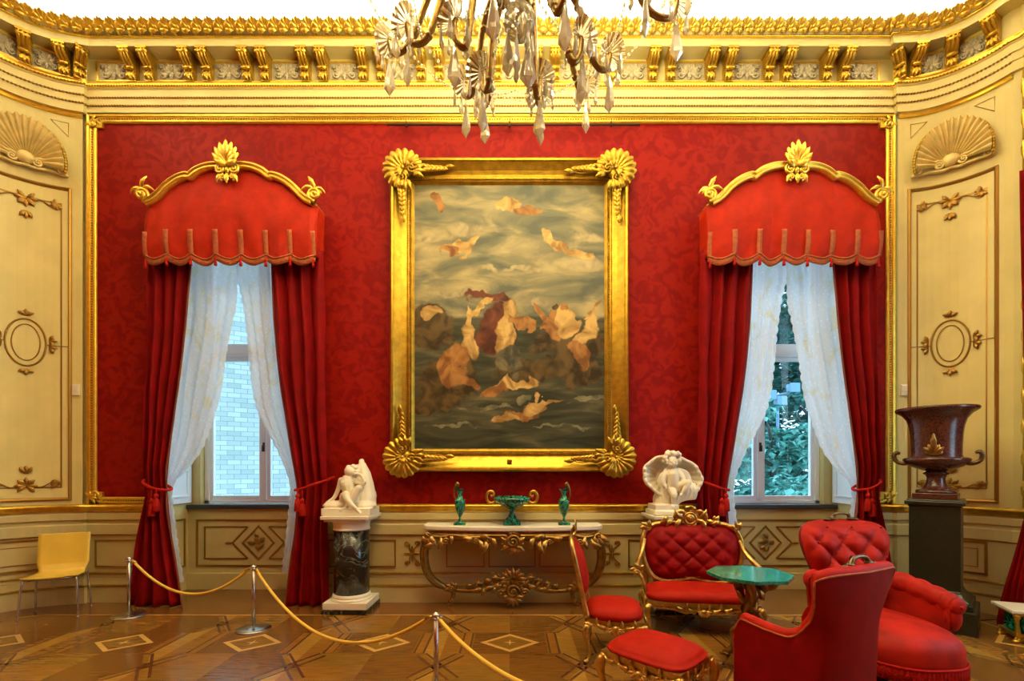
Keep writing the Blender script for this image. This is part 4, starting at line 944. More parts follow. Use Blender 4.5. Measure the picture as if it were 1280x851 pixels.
# ------------------------------------------------------------------ CONSOLE TABLE AND MALACHITE
ct = thing('console_table', 'gilded rococo console table with a white marble top under the painting', 'table', (.01, 5.46, 0))
def topo(off=0., n=14):
    P_ = [(-1.01-off, .0), (-1.01-off, -.22), (-.97-off, -.30-off)]
    P_ += [(-.97+1.94*k/n, -.30-.13*sin(pi*k/n)**.8-off) for k in range(1, n)]
    return P_+[(.97+off, -.30-off), (1.01+off, -.22), (1.01+off, 0)]
q = MB(); q.prism(topo(), .893, .945); q.build('top', 'marble_white', ct, bevel=.012)
q = MB(); q.prism([(x*.955, y*.93) for x, y in topo()], .845, .892)
ap = [V((x*.95, y*.94, .845)) for x, y in topo()[2:-2]]; q.tube(ap, .018, 8)
for s_ in (-1, 1):
    q.tube([(s_*.90, -.31, .83), (s_*.78, -.34, .82), (s_*.66, -.36, .845), (s_*.45, -.40, .825), (s_*.30, -.42, .835)], [.016, .022, .016, .02, .02], 8, k=5)
    for k, (x, z, a, l_) in enumerate(((.86, .80, -1.2, .14), (.80, .82, -2.0, .13), (.70, .84, -2.4, .10), (.38, .80, -2.5, .14), (.30, .80, -1.9, .15), (.24, .82, -2.6, .12), (.44, .83, -.6, .1), (.35, .83, 2.6, .1), (.90, .77, -1.7, .1))):
        leaf(q, (s_*x, -.35-.08*(x < .6), z), a if s_ > 0 else pi-a, l_, .06, .6*s_, .3)
    scroll(q, (s_*.27, -.40, .80), .05, 1.4, .016, 0, s_, -.03); scroll(q, (s_*.74, -.35, .775), .04, 1.4, .013, 0, -s_, -.02); scroll(q, (s_*.40, -.41, .785), .035, 1.3, .012, 0, -s_, -.02)
fan(q, (0, -.44, .79), .105, 0, 2*pi, 11, .04, .12, .014, .12); scroll(q, (0, -.44, .795), .07, 1.7, .016, 0, 1, -.05)
for k in range(9): leaf(q, (0, -.44, .77), -pi/2+(k-4)*.42, .15 if k % 2 == 0 else .12, .06, (k-4)*.1, .3)
q.ell((0, -.47, .795), .022)
q.build('apron', 'gold_old', ct)
for s_ in (-1, 1):
    q = MB()
    q.tube([(s_*.93, -.30, .86), (s_*.955, -.31, .78), (s_*.985, -.30, .66), (s_*.985, -.27, .52), (s_*.95, -.22, .38), (s_*.87, -.16, .27), (s_*.77, -.12, .205), (s_*.70, -.10, .17), (s_*.69, -.09, .11), (s_*.72, -.09, .05), (s_*.74, -.10, .022)], [.045, .042, .050, .048, .046, .044, .036, .032, .026, .018, .024], 10, k=5)
    for d in (-.012, .012): q.tube([(s_*(.955+d), -.345, .78), (s_*(.99+d), -.345, .66), (s_*(.99+d), -.315, .52), (s_*(.955+d), -.265, .38), (s_*.88, -.20-d, .27)], .012, 6, k=4)
    scroll(q, (s_*.70, -.13, .205), .035, 1.4, .014, 0, s_, -.02); scroll(q, (s_*.72, -.11, .05), .028, 1.4, .012, pi/2, s_, -.01)
    for a in (.4, 1.2, 2.2, 3.0): leaf(q, (s_*.70, -.13, .20), a, .09, .05, .4, .3)
    for a in (-1.9, -1.4, -.9): leaf(q, (s_*.93, -.34, .86), a if s_ > 0 else pi-a, .16, .07, .3, .25)
    scroll(q, (s_*.94, -.35, .84), .035, 1.3, .014, 0, -s_, -.02)
    q.ell((s_*.74, -.10, .012), (.03, .03, .012))
    q.build('leg', 'gold_old', ct)
q = MB()
for s_ in (-1, 1):
    q.tube([(s_*.69, -.11, .185), (s_*.58, -.13, .175), (s_*.42, -.17, .185), (s_*.28, -.20, .215), (s_*.16, -.21, .27), (s_*.19, -.20, .30)], [.028, .026, .030, .032, .026, .016], 9, k=5)
    for k in range(9): leaf(q, (s_*(.10+.05*k), -.21+.006*k, .31-.014*k), pi/2-s_*(.35+.1*(k % 3)), .12-.006*k, .055, s_*.6*(-1)**k, .3)
    for k in range(5): leaf(q, (s_*(.10+.06*k), -.22, .25-.01*k), (0 if s_ > 0 else pi)+s_*.3*(-1)**k, .11, .05, .5, .3)
    scroll(q, (s_*.13, -.22, .18), .05, 1.4, .015, 0, s_, -.03); scroll(q, (s_*.20, -.2, .36), .04, 1.4, .013, 0, -s_, -.02)
fan(q, (0, -.22, .20), .115, 0, 2*pi, 13, .03, .3, .014, .12); scroll(q, (0, -.22, .20), .075, 1.6, .016, 0, 1, -.05)
for k in range(7): leaf(q, (0, -.24, .15), -pi/2+(k-3)*.4, .12, .05, (k-3)*.12, .3)
for k in range(9): leaf(q, (0, -.2, .30), pi/2+(k-4)*.33, .17, .06, (k-4)*.12, .3)
q.tube([(-.2, -.12, .20), (0, -.05, .26), (.2, -.12, .20)], .03, 8, k=5)
q.build('stretcher', 'gold_old', ct)

ZT = .9455
tz = thing('tazza', 'wide malachite bowl vase with gilt scroll handles at the console middle', 'vase', (.0, 5.22, ZT))
q = MB(); q.box((0, 0, .028), (.19, .15, .056)); q.lathe([(.075, .056), (.07, .07), (.045, .09), (.028, .13), (.026, .16), (.04, .18), (.05, .19), (.07, .195)], 28); q.build('foot', 'malachite', tz, bevel=.003)
q = MB(); q.lathe([(.05, .19), (.12, .215), (.175, .245), (.205, .275), (.21, .30), (.195, .315), (.185, .31), (.16, .285), (.05, .25)], 36); q.build('bowl', 'malachite', tz)
for s_ in (-1, 1):
    q = MB(); q.tube([(s_*.19, 0, .262), (s_*.235, 0, .245), (s_*.275, 0, .27), (s_*.285, 0, .33), (s_*.255, 0, .375), (s_*.215, 0, .37), (s_*.205, 0, .335), (s_*.23, 0, .32), (s_*.24, 0, .34)], [.012, .014, .016, .014, .011, .008], 8, k=5); q.build('handle', 'gold', tz)
ew = []
for s_, side in ((-1, 'left'), (1, 'right')):
    e = thing('ewer', 'slender malachite ewer with a gilt handle %s of the wide bowl' % side, 'ewer', (s_*.585-.0, 5.22, ZT), 0, 'malachite ewers')
    q = MB(); q.box((0, 0, .012), (.13, .11, .024)); q.lathe([(.045, .024), (.04, .035), (.016, .05), (.012, .085), (.02, .10)], 20); q.build('foot', 'malachite', e, bevel=.002)
    q = MB(); q.lathe([(.015, .095), (.035, .13), (.055, .19), (.062, .25), (.058, .285), (.042, .295), (.035, .30), (.028, .33), (.028, .36), (.045, .40), (.05, .405), (.03, .39)], 24)
    q.map(lambda v, s_=s_: V((v.x*(1 if v.z < .37 else 1.25)-s_*.0, v.y, v.z+(.03*max(0, s_*v.x)/.05 if v.z > .37 else 0)))); q.build('body', 'malachite', e)
    q = MB(); q.tube([(-s_*-.045, 0, .28), (s_*.065, 0, .33), (s_*.06, 0, .40), (s_*.04, 0, .45), (s_*.02, 0, .46), (s_*.03, 0, .43)], [.008, .010, .011, .014, .016, .01], 8, k=5); q.ell((s_*.03, 0, .455), (.018, .015, .028)); 
    q.map(lambda v, s_=s_: V((-v.x if s_ < 0 and False else v.x, v.y, v.z))); q.build('handle', 'gold_old', e)

# ------------------------------------------------------------------ STANCHIONS, ROPES, PLYWOOD CHAIR
SP = [(-4.11, 4.98), (-2.545, 4.57), (-.506, 3.09), (.36, 1.95)]
LB = ['slim steel rope stanchion beside the left red curtain', 'steel rope stanchion with round base before the left window', 'steel rope stanchion at the bottom of the picture below the console', 'steel rope stanchion nearest the viewer']
for (x, y), lb in zip(SP, LB):
    t = thing('stanchion', lb, 'stanchion', (x, y, 0), 0, 'rope stanchions')
    MB().lathe([(.155, 0), (.158, .004), (.155, .010), (.06, .016), (.03, .022), (.018, .035)], 40).build('base', 'steel', t)
    MB().lathe([(.0165, .03), (.0165, .60)], 20).build('pole', 'steel', t)
    q = MB(); q.lathe([(.020, .585), (.026, .59), (.026, .60), (.018, .603), (.03, .612), (.03, .62), (.012, .626), (.010, .632)], 20)
    for a in range(4): q.tube([(.02*cos(a*pi/2), .02*sin(a*pi/2), .60), (.045*cos(a*pi/2), .045*sin(a*pi/2), .595)], .006, 6)
    q.build('head', 'steel', t)
SG = [.30, .40, .10]
for k, (lb) in enumerate(('yellow barrier rope hanging before the left window', 'yellow barrier rope sagging in front of the black column pedestal', 'yellow barrier rope running to the bottom edge of the picture')):
    a, b_ = V((*SP[k], .59)), V((*SP[k+1], .59)); d = (b_-a).normalized(); a += d*.055; b_ -= d*.055
    t = thing('barrier_rope', lb, 'rope', (0, 0, 0), 0, 'barrier ropes')
    pts = [a.lerp(b_, i/40)-V((0, 0, SG[k]*4*(i/40)*(1-i/40))) for i in range(41)]
    MB().tube(pts, .0135, 10).build('cord', 'rope', t)
    for e, o_ in ((a, d), (b_, -d)):
        q = MB(); q.tube([e-o_*.03, e, e+o_*.04-V((0, 0, .02))], [.008, .014, .017], 8); q.build('hook', 'gold', t)
t = thing('plywood_chair', 'moulded yellow plywood chair with chrome legs in the left corner', 'chair', (-4.93, 5.02, 0), radians(28))
cp = [(-.205, .452), (-.19, .440), (-.12, .435), (0, .432), (.10, .430), (.16, .442), (.19, .475), (.205, .54), (.215, .62), (.23, .72), (.25, .83), (.255, .845)]
cs = cat([V((0, y, z)) for y, z in cp], 4)
q = MB(); q.grid(lambda u, v: (lambda p, w_: V(((u-.5)*w_, p.y-.02*(1-(2*u-1)**2)*(-1 if p.z > .5 else 0), p.z-(.012*(1-(2*u-1)**2) if p.z < .5 else 0))))(cs[int(round(v*(len(cs)-1)))], .44 if v < .3 else .44-.05*sin(pi*min(1, (v-.3)/.35))**2), 13, len(cs))
q.build('shell_seat', 'yellow_wood', t, solid=.012)
for sx in (-1, 1):
    for sy in (-1, 1):
        q = MB(); q.tube([(sx*.15, sy*.10, .420), (sx*.19, sy*.15, .412), (sx*.215, sy*.175, .38), (sx*.235, sy*.215, .008)], .010, 8, k=4); q.ell((sx*.235, sy*.215, .008), (.014, .014, .008)); q.build('leg', 'steel', t)
q = MB(); q.tube([(-.17, -.12, .418), (-.17, .12, .418)], .010, 8); q.tube([(.17, -.12, .418), (.17, .12, .418)], .010, 8); q.tube([(-.19, .14, .415), (.19, .14, .415)], .010, 8); q.tube([(-.19, -.14, .415), (.19, -.14, .415)], .010, 8); q.build('under_frame', 'steel', t)

# ------------------------------------------------------------------ GILDED SEATING
def tuft(u, v, nu, nv, d):
    a = (u*nu+v*nv); b = (u*nu-v*nv); return d*(abs(sin(pi*a))*abs(sin(pi*b)))**.42
def cushion(mb, hx, hy, z0, z1, dome=.05, e=3.2, nx=28, ny=8, taper=0.):
    """rounded upholstered seat"""
    def pl(u, r):
        a = 2*pi*u; c_, s_ = cos(a), sin(a); q_ = (abs(c_)**e+abs(s_)**e)**(-1/e); x = hx*q_*c_*r; y = hy*q_*s_*r
        return x*(1-taper*(y/hy)), y
    prof = [(.0, z1+dome), (.25, z1+dome*.95), (.5, z1+dome*.8), (.7, z1+dome*.55), (.86, z1+dome*.22), (.95, z1-.008), (.995, z1-.032), (1.01, (z0+z1)/2), (1.0, z0+.01), (.97, z0), (0.01, z0)]
    mb.grid(lambda u, v: (lambda p: V((*pl(u, p[0]), p[1])))(prof[int(round(v*(len(prof)-1)))]), 44, len(prof), cu=True)
def cabriole(mb, p, out, h, r=.026):
    """curved gilded leg from p (top) leaning towards out"""
    p = V(p); o = V((*out, 0)).normalized()
    pts = [p, p+o*.035+V((0, 0, -.18*h)), p+o*.025+V((0, 0, -.45*h)), p-o*.005+V((0, 0, -.75*h)), p+o*.012+V((0, 0, -.93*h)), p+o*.035+V((0, 0, -h+.012))]
    mb.tube(pts, [r*1.25, r*1.5, r, r*.62, r*.55, r*.85], 10, k=5); mb.ell(p+o*.038+V((0, 0, -h+.014)), (r*1.1, r*1.1, .014))
    mb.ell(p+o*.03+V((0, 0, -.12*h)), (r*1.5, r*1.5, r*1.8)); mb.tube([p+o*.05+V((0, 0, -.02)), p+o*.066+V((0, 0, -.2*h)), p+o*.05+V((0, 0, -.42*h))], [.006, .010, .004], 6, k=4)
def apron_path(mb, a, b, z, drop=.05, r=.014, carve=True):
    a, b = V((*a, z)), V((*b, z)); n = 9; pts = []
    for i in range(n+1):
        t = i/n; q_ = a.lerp(b, t); q_.z = z-drop*(.2+.8*sin(pi*t)**.7)*(.75+.25*cos(6*pi*t)); pts.append(q_)
    d = (b-a).normalized(); nm = V((d.y, -d.x, 0))
    M = Matrix(((d.x, -nm.x, 0, 0), (d.y, -nm.y, 0, 0), (0, 0, 1, 0), (0, 0, 0, 1)))
    mb.tube(pts, r, 7, k=2)
    mb.grid(lambda u, v: (lambda q_, w_: V((q_.x, q_.y, z+(q_.z-z)*v)))(pts[int(round(u*n))], 0), n+1, 2)
    mb.grid(lambda u, v: (lambda q_, w_: V((q_.x-nm.x*.02, q_.y-nm.y*.02, z+(q_.z-z)*v)))(pts[int(round(u*n))], 0), n+1, 2)
    if carve:
        q_ = MB(); L_ = (b-a).length; q_.ell((0, -.02, -drop*.75), (.028, .018, .026))
        fan(q_, (0, -.012, -drop*.55), .055, pi, 2*pi, 7, .016, .2, .008, .1, nr=5)
        for s_ in (-1, 1):
            for k in range(4): leaf(q_, (s_*(.03+.05*k), -.012, -drop*.6+.006*k), (0 if s_ > 0 else pi)+s_*(-.5 if k % 2 else .5), .07, .035, s_*.8, .3)
            scroll(q_, (s_*.09, 0, -drop*.7), .022, 1.3, .008, 0, s_, -.012); scroll(q_, (s_*L_*.36, 0, -drop*.35), .020, 1.3, .007, 0, -s_, -.012)
        mb.add([(M @ v)+(a+b)/2 for v in q_.v], q_.f)

# settee
st = thing('settee', 'gilded rococo settee with tufted red back and carved crest beside the malachite table', 'settee', (1.84, 4.62, 0), radians(-8))
q = MB(); cushion(q, .50, .27, .305, .395, .035, 4, taper=.04); q.build('seat', 'red_velvet', st)
q = MB(); c4 = [(-.49, -.25), (.49, -.25), (.47, .25), (-.47, .25)]
q.prism([(-.505, -.275), (.505, -.275), (.49, .27), (-.49, .27)], .275, .312)
for a, b in zip(c4, c4[1:]+c4[:1]): apron_path(q, a, b, .285, .075 if abs(a[1]-b[1]) < .1 else .05)
q.build('seat_frame', 'gold_furn', st, bevel=.006)
for x, y in c4: q = MB(); cabriole(q, (x, y, .28), (x, y*1.2), .28, .024); q.build('leg', 'gold_furn', st)
def bk(x, z): return .20+.16*(z-.36)-.05*(x/.5)**2
out = cat([(0, 0, 1.015), (.18, 0, 1.0), (.36, 0, .975), (.455, 0, .90), (.485, 0, .76), (.46, 0, .60), (.38, 0, .46), (.26, 0, .415), (.13, 0, .425), (0, 0, .445), (-.13, 0, .425), (-.26, 0, .415), (-.38, 0, .46), (-.46, 0, .60), (-.485, 0, .76), (-.455, 0, .90), (-.36, 0, .975), (-.18, 0, 1.0)], 5, True)
q = MB(); no = len(out)
def padf(u, v):
    o_ = out[int(round(u*no)) % no]; cx_, cz_ = 0, .70; x = cx_+(o_.x-cx_)*v*.98; z = cz_+(o_.z-cz_)*v*.98
    return V((x, bk(x, z)-(.075*(1-v**4)+tuft((x+.5)*1.0, (z-.4), 5.0, 5.6, .034)*(1-v**6)), z))
q.grid(padf, no, 26, cu=True); q.grid(lambda u, v: padf(u, 1)*1.0 if v == 0 else V((padf(u, 1).x*(1-v), bk(padf(u, 1).x*(1-v), .7+(padf(u, 1).z-.7)*(1-v))+.03, .7+(padf(u, 1).z-.7)*(1-v))), no, 5, cu=True)
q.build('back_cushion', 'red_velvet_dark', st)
q = MB(); q.tube([V((p.x*1.03, bk(p.x, p.z), .70+(p.z-.70)*1.03)) for p in out], .026, 10, closed=True); q.tube([V((p.x*1.035, bk(p.x, p.z)-.022, .70+(p.z-.70)*1.035)) for p in out], .009, 6, closed=True)
for s_ in (-1, 1):
    q.tube([(s_*.47, .245, .60), (s_*.46, .24, .45), (s_*.45, .23, .30)], [.026, .022, .026], 8, k=4)
    for k, (x, z, a) in enumerate(((.44, .95, .5), (.44, .95, 1.2), (.44, .95, 2.2), (.30, 1.005, 2.7), (.22, 1.02, .3))): leaf(q, (s_*x, bk(x, z)-.02, z), a if s_ > 0 else pi-a, .09, .05, .5, .3)
    scroll(q, (s_*.44, 0, .955), .03, 1.4, .011, 0, s_, bk(.44, .95)-.03)
    for k in range(4): leaf(q, (s_*(.05+.05*k), bk(0, .45)-.02, .45), (pi/2-s_*(.9+.1*k)), .06, .03, 0, .2)
q.build('back_frame', 'gold_furn', st)
q = MB(); yb_ = bk(0, 1.05)-.02
fan(q, (0, yb_, 1.055), .085, 0, 2*pi, 9, .02, .5, .012, .08); q.tube([(.058*cos(2*pi*k/20), yb_-.025, 1.055+.058*sin(2*pi*k/20)) for k in range(20)], .012, 7, closed=True); q.ell((0, yb_-.02, 1.055), (.05, .022, .05)); scroll(q, (0, yb_, 1.055), .03, 1.4, .01, 0, 1, -.03)
for s_ in (-1, 1):
    for k, (x, z, a, l_) in enumerate(((.07, 1.06, .1, .13), (.07, 1.04, -.2, .14), (.12, 1.03, .5, .10), (.05, 1.10, .9, .10), (.04, 1.12, 1.4, .08), (.16, 1.03, 0, .12), (.22, 1.02, .5, .07))): leaf(q, (s_*x, yb_, z), a if s_ > 0 else pi-a, l_, .05, s_*.7*(-1)**k, .3)
    scroll(q, (s_*.12, 0, 1.06), .028, 1.4, .01, 0, s_, yb_-.01)
q.build('crest', 'gold_furn', st)
for s_ in (-1, 1):
    q = MB(); q.tube([(s_*.475, .22, .84), (s_*.50, .17, .74), (s_*.545, .08, .66), (s_*.585, -.03, .60), (s_*.60, -.09, .56), (s_*.595, -.10, .53)], [.018, .020, .024, .026, .026, .02], 9, k=5)
    q.tube([(s_*.585, -.06, .55), (s_*.545, -.09, .50), (s_*.525, -.10, .42), (s_*.50, -.10, .35), (s_*.49, -.12, .29)], [.02, .018, .020, .018, .024], 8, k=5); scroll(q, (s_*.60, -.10, .545), .03, 1.4, .013, 0, -s_, -.01)
    for a in (.3, 1.5, 2.6): leaf(q, (s_*.585, -.08, .57), a, .08, .045, .5, .3)
    q.build('arm', 'gold_furn', st)

# side chair seen from the side
sc_ = thing('side_chair', 'gilded side chair with red seat seen in profile before the console table', 'chair', (.87, 3.98, 0), radians(79))
q = MB(); cushion(q, .25, .235, .345, .425, .045, 3.2, taper=.06); q.build('seat', 'red_velvet', sc_)
q = MB(); q.prism([(-.245, -.24), (.245, -.24), (.225, .22), (-.225, .22)], .315, .352); c4 = [(-.235, -.225), (.235, -.225), (.215, .20), (-.215, .20)]
for a, b in zip(c4, c4[1:]+c4[:1]): apron_path(q, a, b, .325, .05)
q.build('seat_frame', 'gold_furn', sc_, bevel=.006)
for x, y in c4: q = MB(); cabriole(q, (x, y, .32), (x, y), .32, .021); q.build('leg', 'gold_furn', sc_)
def cb(z): return .215+.20*(z-.35)+.05*max(0, z-.75)
q = MB()
co = cat([(0, 0, .98), (.13, 0, .97), (.20, 0, .88), (.205, 0, .72), (.17, 0, .56), (.08, 0, .50), (0, 0, .505), (-.08, 0, .50), (-.17, 0, .56), (-.205, 0, .72), (-.20, 0, .88), (-.13, 0, .97)], 4, True); nc = len(co)
q.grid(lambda u, v: (lambda o_: V((o_.x*v, cb(.74+(o_.z-.74)*v)-.065*(1-v**4), .74+(o_.z-.74)*v)))(co[int(round(u*nc)) % nc]), nc, 12, cu=True)
q.grid(lambda u, v: (lambda o_: V((o_.x*v, cb(.74+(o_.z-.74)*v)+.02*(1-v**4), .74+(o_.z-.74)*v)))(co[int(round(u*nc)) % nc]), nc, 5, cu=True)
q.build('back_cushion', 'red_velvet', sc_)
q = MB(); q.tube([V((p.x*1.07, cb(p.z), .74+(p.z-.74)*1.07)) for p in co], .019, 9, closed=True)
for s_ in (-1, 1): q.tube([(s_*.215, .215, .36), (s_*.205, cb(.45), .45), (s_*.205, cb(.58), .58), (s_*.22, cb(.72), .72)], [.028, .022, .018, .018], 8, k=4)
fan(q, (0, cb(1.04), 1.03), .06, 0, 2*pi, 7, .02, .3, .01, .1)
for a in (.2, .8, 2.3, 2.9, 1.57): leaf(q, (0, cb(1.05)-.01, 1.03), a, .12, .05, .3, .3)
q.build('back_frame', 'gold_furn', sc_)

# stool
so_ = thing('footstool', 'gilded footstool with red padded top in the foreground', 'stool', (.965, 3.10, 0), radians(-46))
q = MB(); cushion(q, .285, .235, .355, .41, .055, 4.5); q.build('seat', 'red_velvet', so_)
q = MB(); q.prism([(-.28, -.23), (.28, -.23), (.28, .23), (-.28, .23)], .325, .362); c4 = [(-.26, -.21), (.26, -.21), (.26, .21), (-.26, .21)]
for a, b in zip(c4, c4[1:]+c4[:1]): apron_path(q, a, b, .335, .075)
q.build('seat_frame', 'gold_furn', so_, bevel=.006)
for x, y in c4: q = MB(); cabriole(q, (x, y, .33), (x, y), .33, .024); q.build('leg', 'gold_furn', so_)

# malachite tripod table
mt = thing('malachite_table', 'small octagonal green malachite topped table on a carved gilt tripod', 'table', (1.90, 3.71, 0), radians(6))
oc = [(.325*cos(a), .30*sin(a)) for a in [pi/8+pi/4*k for k in range(8)]]
q = MB(); q.prism(oc, .722, .750); q.build('top', 'malachite_top', mt, bevel=.003)
q = MB(); q.lathe([(.14, .722), (.13, .705), (.07, .69), (.05, .66)], 16); q.ell((0, 0, .52), (.05, .05, .06)); q.tube([(0, 0, .7), (0, 0, .40)], [.035, .03], 8)
for k in range(3): leaf(q, (0, -.03, .66), -pi/2+(k-1)*.6, .14, .07, 0, .3)
q.build('stem', 'gold_old', mt)
for k in range(3):
    a = radians(222+120*k); M = Matrix.Rotation(a, 4, 'Z'); q = MB()
    q.tube([(.12, .02, .70), (.085, .035, .64), (.045, .03, .54), (.035, -.02, .44), (.055, -.04, .34), (.085, -.01, .24), (.12, .02, .15), (.17, .01, .085), (.225, 0, .045), (.255, 0, .02)], [.026, .036, .028, .026, .034, .040, .036, .030, .026, .030], 10, k=5)
    q.ell((.25, 0, .02), (.045, .032, .02)); q.ell((.12, .02, .70), (.03, .03, .018))
    for j in range(4): q.ell((.28, -.027+.018*j, .012), (.022, .009, .012), nu=8, nv=6)
    r_ = MB()
    for j, (x, z, g_, l_) in enumerate(((.09, .24, .6, .13), (.12, .18, .2, .12), (.06, .32, 1.0, .12), (.05, .42, 1.8, .10), (.16, .10, .8, .10), (.08, .60, 1.0, .10), (.10, .66, -.4, .10))): leaf(r_, (x, -.025, z), g_, l_, .055, .6, .3)
    scroll(r_, (.155, 0, .21), .055, 1.5, .018, -pi/2, 1, -.01); scroll(r_, (.10, 0, .34), .035, 1.4, .012, 0, -1, -.02)
    q.add(r_.v, r_.f); q.xf(M); q.build('leg', 'gold_old', mt)

# tub armchair from behind, tufted chaise longue
def tub(q, hx, yf, yb2, hb, ha, z0, th, upr=.385, flare=.04, nu=90, nv=16, lean=.09, tuf=None, inner=True, outer=True, neck=.0):
    def plan(u):
        a = abs(u); s_ = 1 if u >= 0 else -1
        if a < .42: x = hx*.86*sin(a/.42*pi/2*.80)/sin(pi/2*.80)*.82; y = yb2-.02*(a/.42)**2*2
        else:
            t = (a-.42)/.58; x = hx*.86*.82+(hx-hx*.86*.82)*sin(min(1, t*1.6)*pi/2); y = yb2-.04-(yb2-.04-yf)*t**1.15
        return s_*x, y
    def top(u):
        a = abs(u)
        if a < upr: return hb-.035*(a/upr)**4
        t = min(1, (a-upr)/.26); sm = 1-(1-t)**1.9 if t < 1 else 1; z = (hb-.035)*(1-sm)+(ha-.02)*sm
        return z+.03*max(0, (a-.6)/.4)-(.10*max(0, (a-.93)/.07)**2)
    def pos(u, v, side):
        x, y = plan(u); h = top(u); z = z0+(h-z0)*v; bz = max(0, 1-abs(u)/.5); n_ = V((x*.8, y-yf-.1 if abs(u) < .5 else .06, 0)); n_ = V((x, max(.02, y-.0), 0)).normalized()
        fl = flare*max(0, (z-.55)/(hb-.55))**1.3 if abs(u) < .55 else 0
        x2 = x*(1+fl/hx*2.0-(neck*math.exp(-((z-.70)/.10)**2) if abs(u) < .6 else 0)); y2 = y+lean*max(0, z-.3)*bz**.5
        t_ = th*(.5 if v < 1 else .5)
        return V((x2, y2, z))+n_*(side*t_)
    def tf(u, v): return tuft(u*.5+.5, v, tuf[0], tuf[1], tuf[2]) if tuf else 0
    if outer: q.grid(lambda u, v: pos(u*2-1, v, 1), nu, nv)
    rim = lambda u, k: (lambda o_, i_: (o_+i_)/2+(o_-i_)/2*cos(k)+V((0, 0, th*.5*sin(k))))(pos(u*2-1, 1, 1), pos(u*2-1, 1, -1))
    if inner:
        q.grid(lambda u, v: rim(u, pi*v), nu, 8)
        def inn(u, v):
            p = pos(u*2-1, v, -1); x, y = plan(u*2-1); n_ = V((x, max(.02, y), 0)).normalized(); return p-n_*tf(u, v)
        q.grid(inn, nu*2, 40)
    return pos, rim
ac = thing('tub_armchair', 'red upholstered armchair seen from behind in the foreground, bronze handle on top', 'armchair', (1.87, 3.0, 0), radians(204))
# faces local -y; arms end at y=-.25
q = MB(); pos, rim = tub(q, .345, -.19, .30, 1.0, .62, .16, .075, inner=False, flare=.11, upr=.36, neck=.13)
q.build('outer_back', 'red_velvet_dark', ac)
q = MB(); tub(q, .345, -.19, .30, 1.0, .62, .16, .075, outer=False, tuf=(9, 3, .02), flare=.11, upr=.36, neck=.13); q.build('inner_back', 'red_velvet', ac)
for s_ in (-1, 1):
    q = MB(); e = [pos(s_, k/12, 1) for k in range(13)]; i_ = [pos(s_, k/12, -1) for k in range(13)]
    q.grid(lambda u, v: e[int(round(u*12))].lerp(i_[int(round(u*12))], v)+V((0, -.03*sin(pi*v), 0)), 13, 7); q.build('arm_front', 'red_velvet', ac)
q = MB(); q.tube([rim(k/100, 0)+V((0, 0, .0)) for k in range(101)], .006, 6); q.build('piping', 'fringe_gold', ac)
q = MB(); cushion(q, .29, .27, .26, .40, .04, 3); q.build('seat', 'red_velvet', ac)
q = MB(); q.grid(lambda u, v: pos(u*2-1, 0, 1)*1.0+V((0, 0, .03-.11*v))+V((pos(u*2-1, 0, 1).x*.02, pos(u*2-1, 0, 1).y*.02, 0)), 160, 3); q.build('fringe', 'fringe_red', ac, solid=.008)
q = MB(); q.tube([pos(k/40*.86-.43, .985, 1)*1.0+V((0, 0, .045 if False else .0)) for k in range(41)], .004, 5)
def handle(parent, x, y, z, w_=.17, h=.05):
    q = MB(); q.tube([(x-w_/2-.03, y, z+.01), (x-w_/2, y, z+.012), (x-w_*.36, y, z+h*.8), (x, y, z+h), (x+w_*.36, y, z+h*.8), (x+w_/2, y, z+.012), (x+w_/2+.03, y, z+.01)], [.010, .016, .012, .011, .012, .016, .010], 8, k=5)
    for s_ in (-1, 1):
        q.ell((x+s_*w_/2, y, z+.008), (.03, .018, .014)); q.ell((x+s_*(w_/2+.05), y, z+.002), (.035, .014, .010)); leaf(q, (x+s_*w_*.45, y, z+.02), pi/2+s_*.3, .04, .03, 0, .2)
    q.build('handle', 'bronze', parent)
handle(ac, 0, .345, 1.03)
for x, y in ((-.26, -.2), (.26, -.2), (-.22, .26), (.22, .26)): q = MB(); q.tube([(x, y, .2), (x*1.03, y*1.03, .10), (x*1.08, y*1.08, .0)], [.026, .022, .016], 10, k=3); q.build('leg', 'gold_furn', ac)

ch = thing('chaise_longue', 'tufted red chaise longue with a fringed rounded seat and rolled arms', 'chaise', (2.84, 3.77, 0), radians(4))
q = MB(); N_ = 60
def seatp(u, r):
    a = 2*pi*u; x = .375*cos(a); y = sin(a); y = -.16+(.52*y if y < 0 else .42*y); e = 2.7; q_ = (abs(cos(a))**e+abs(sin(a))**e)**(-1/e)
    return .365*cos(a)*q_*r, -.17+(.50 if sin(a) < 0 else .42)*sin(a)*q_*r
pr = [(0, .465), (.3, .462), (.55, .452), (.75, .435), (.88, .41), (.96, .375), (1.0, .33), (1.01, .26), (1.0, .20), (.97, .18), (.01, .18)]
q.grid(lambda u, v: (lambda p: V((*seatp(u, p[0]), p[1]+.006*noise.noise(V((u*9, p[0]*5, 1))))))(pr[int(round(v*10))]), N_, 11, cu=True); q.build('seat', 'red_pink_velvet', ch)
q = MB(); q.grid(lambda u, v: (lambda p: V((p[0]*(1+.006*sin(u*2*pi*90)), p[1]*(1+.006*sin(u*2*pi*90)), .235-.10*v)))(seatp(u, 1.025)), 360, 3, cu=True); q.tube([(*seatp(k/80, 1.025), .235) for k in range(80)], .007, 6, closed=True); q.build('fringe', 'fringe_red', ch, solid=.006)
bo = cat([(0, 0, 1.14), (.20, 0, 1.135), (.345, 0, 1.10), (.395, 0, 1.0), (.375, 0, .88), (.325, 0, .76), (.30, 0, .66), (.30, 0, .50), (0, 0, .40), (-.30, 0, .50), (-.30, 0, .66), (-.325, 0, .76), (-.375, 0, .88), (-.395, 0, 1.0), (-.345, 0, 1.10), (-.20, 0, 1.135)], 5, True); nb = len(bo)
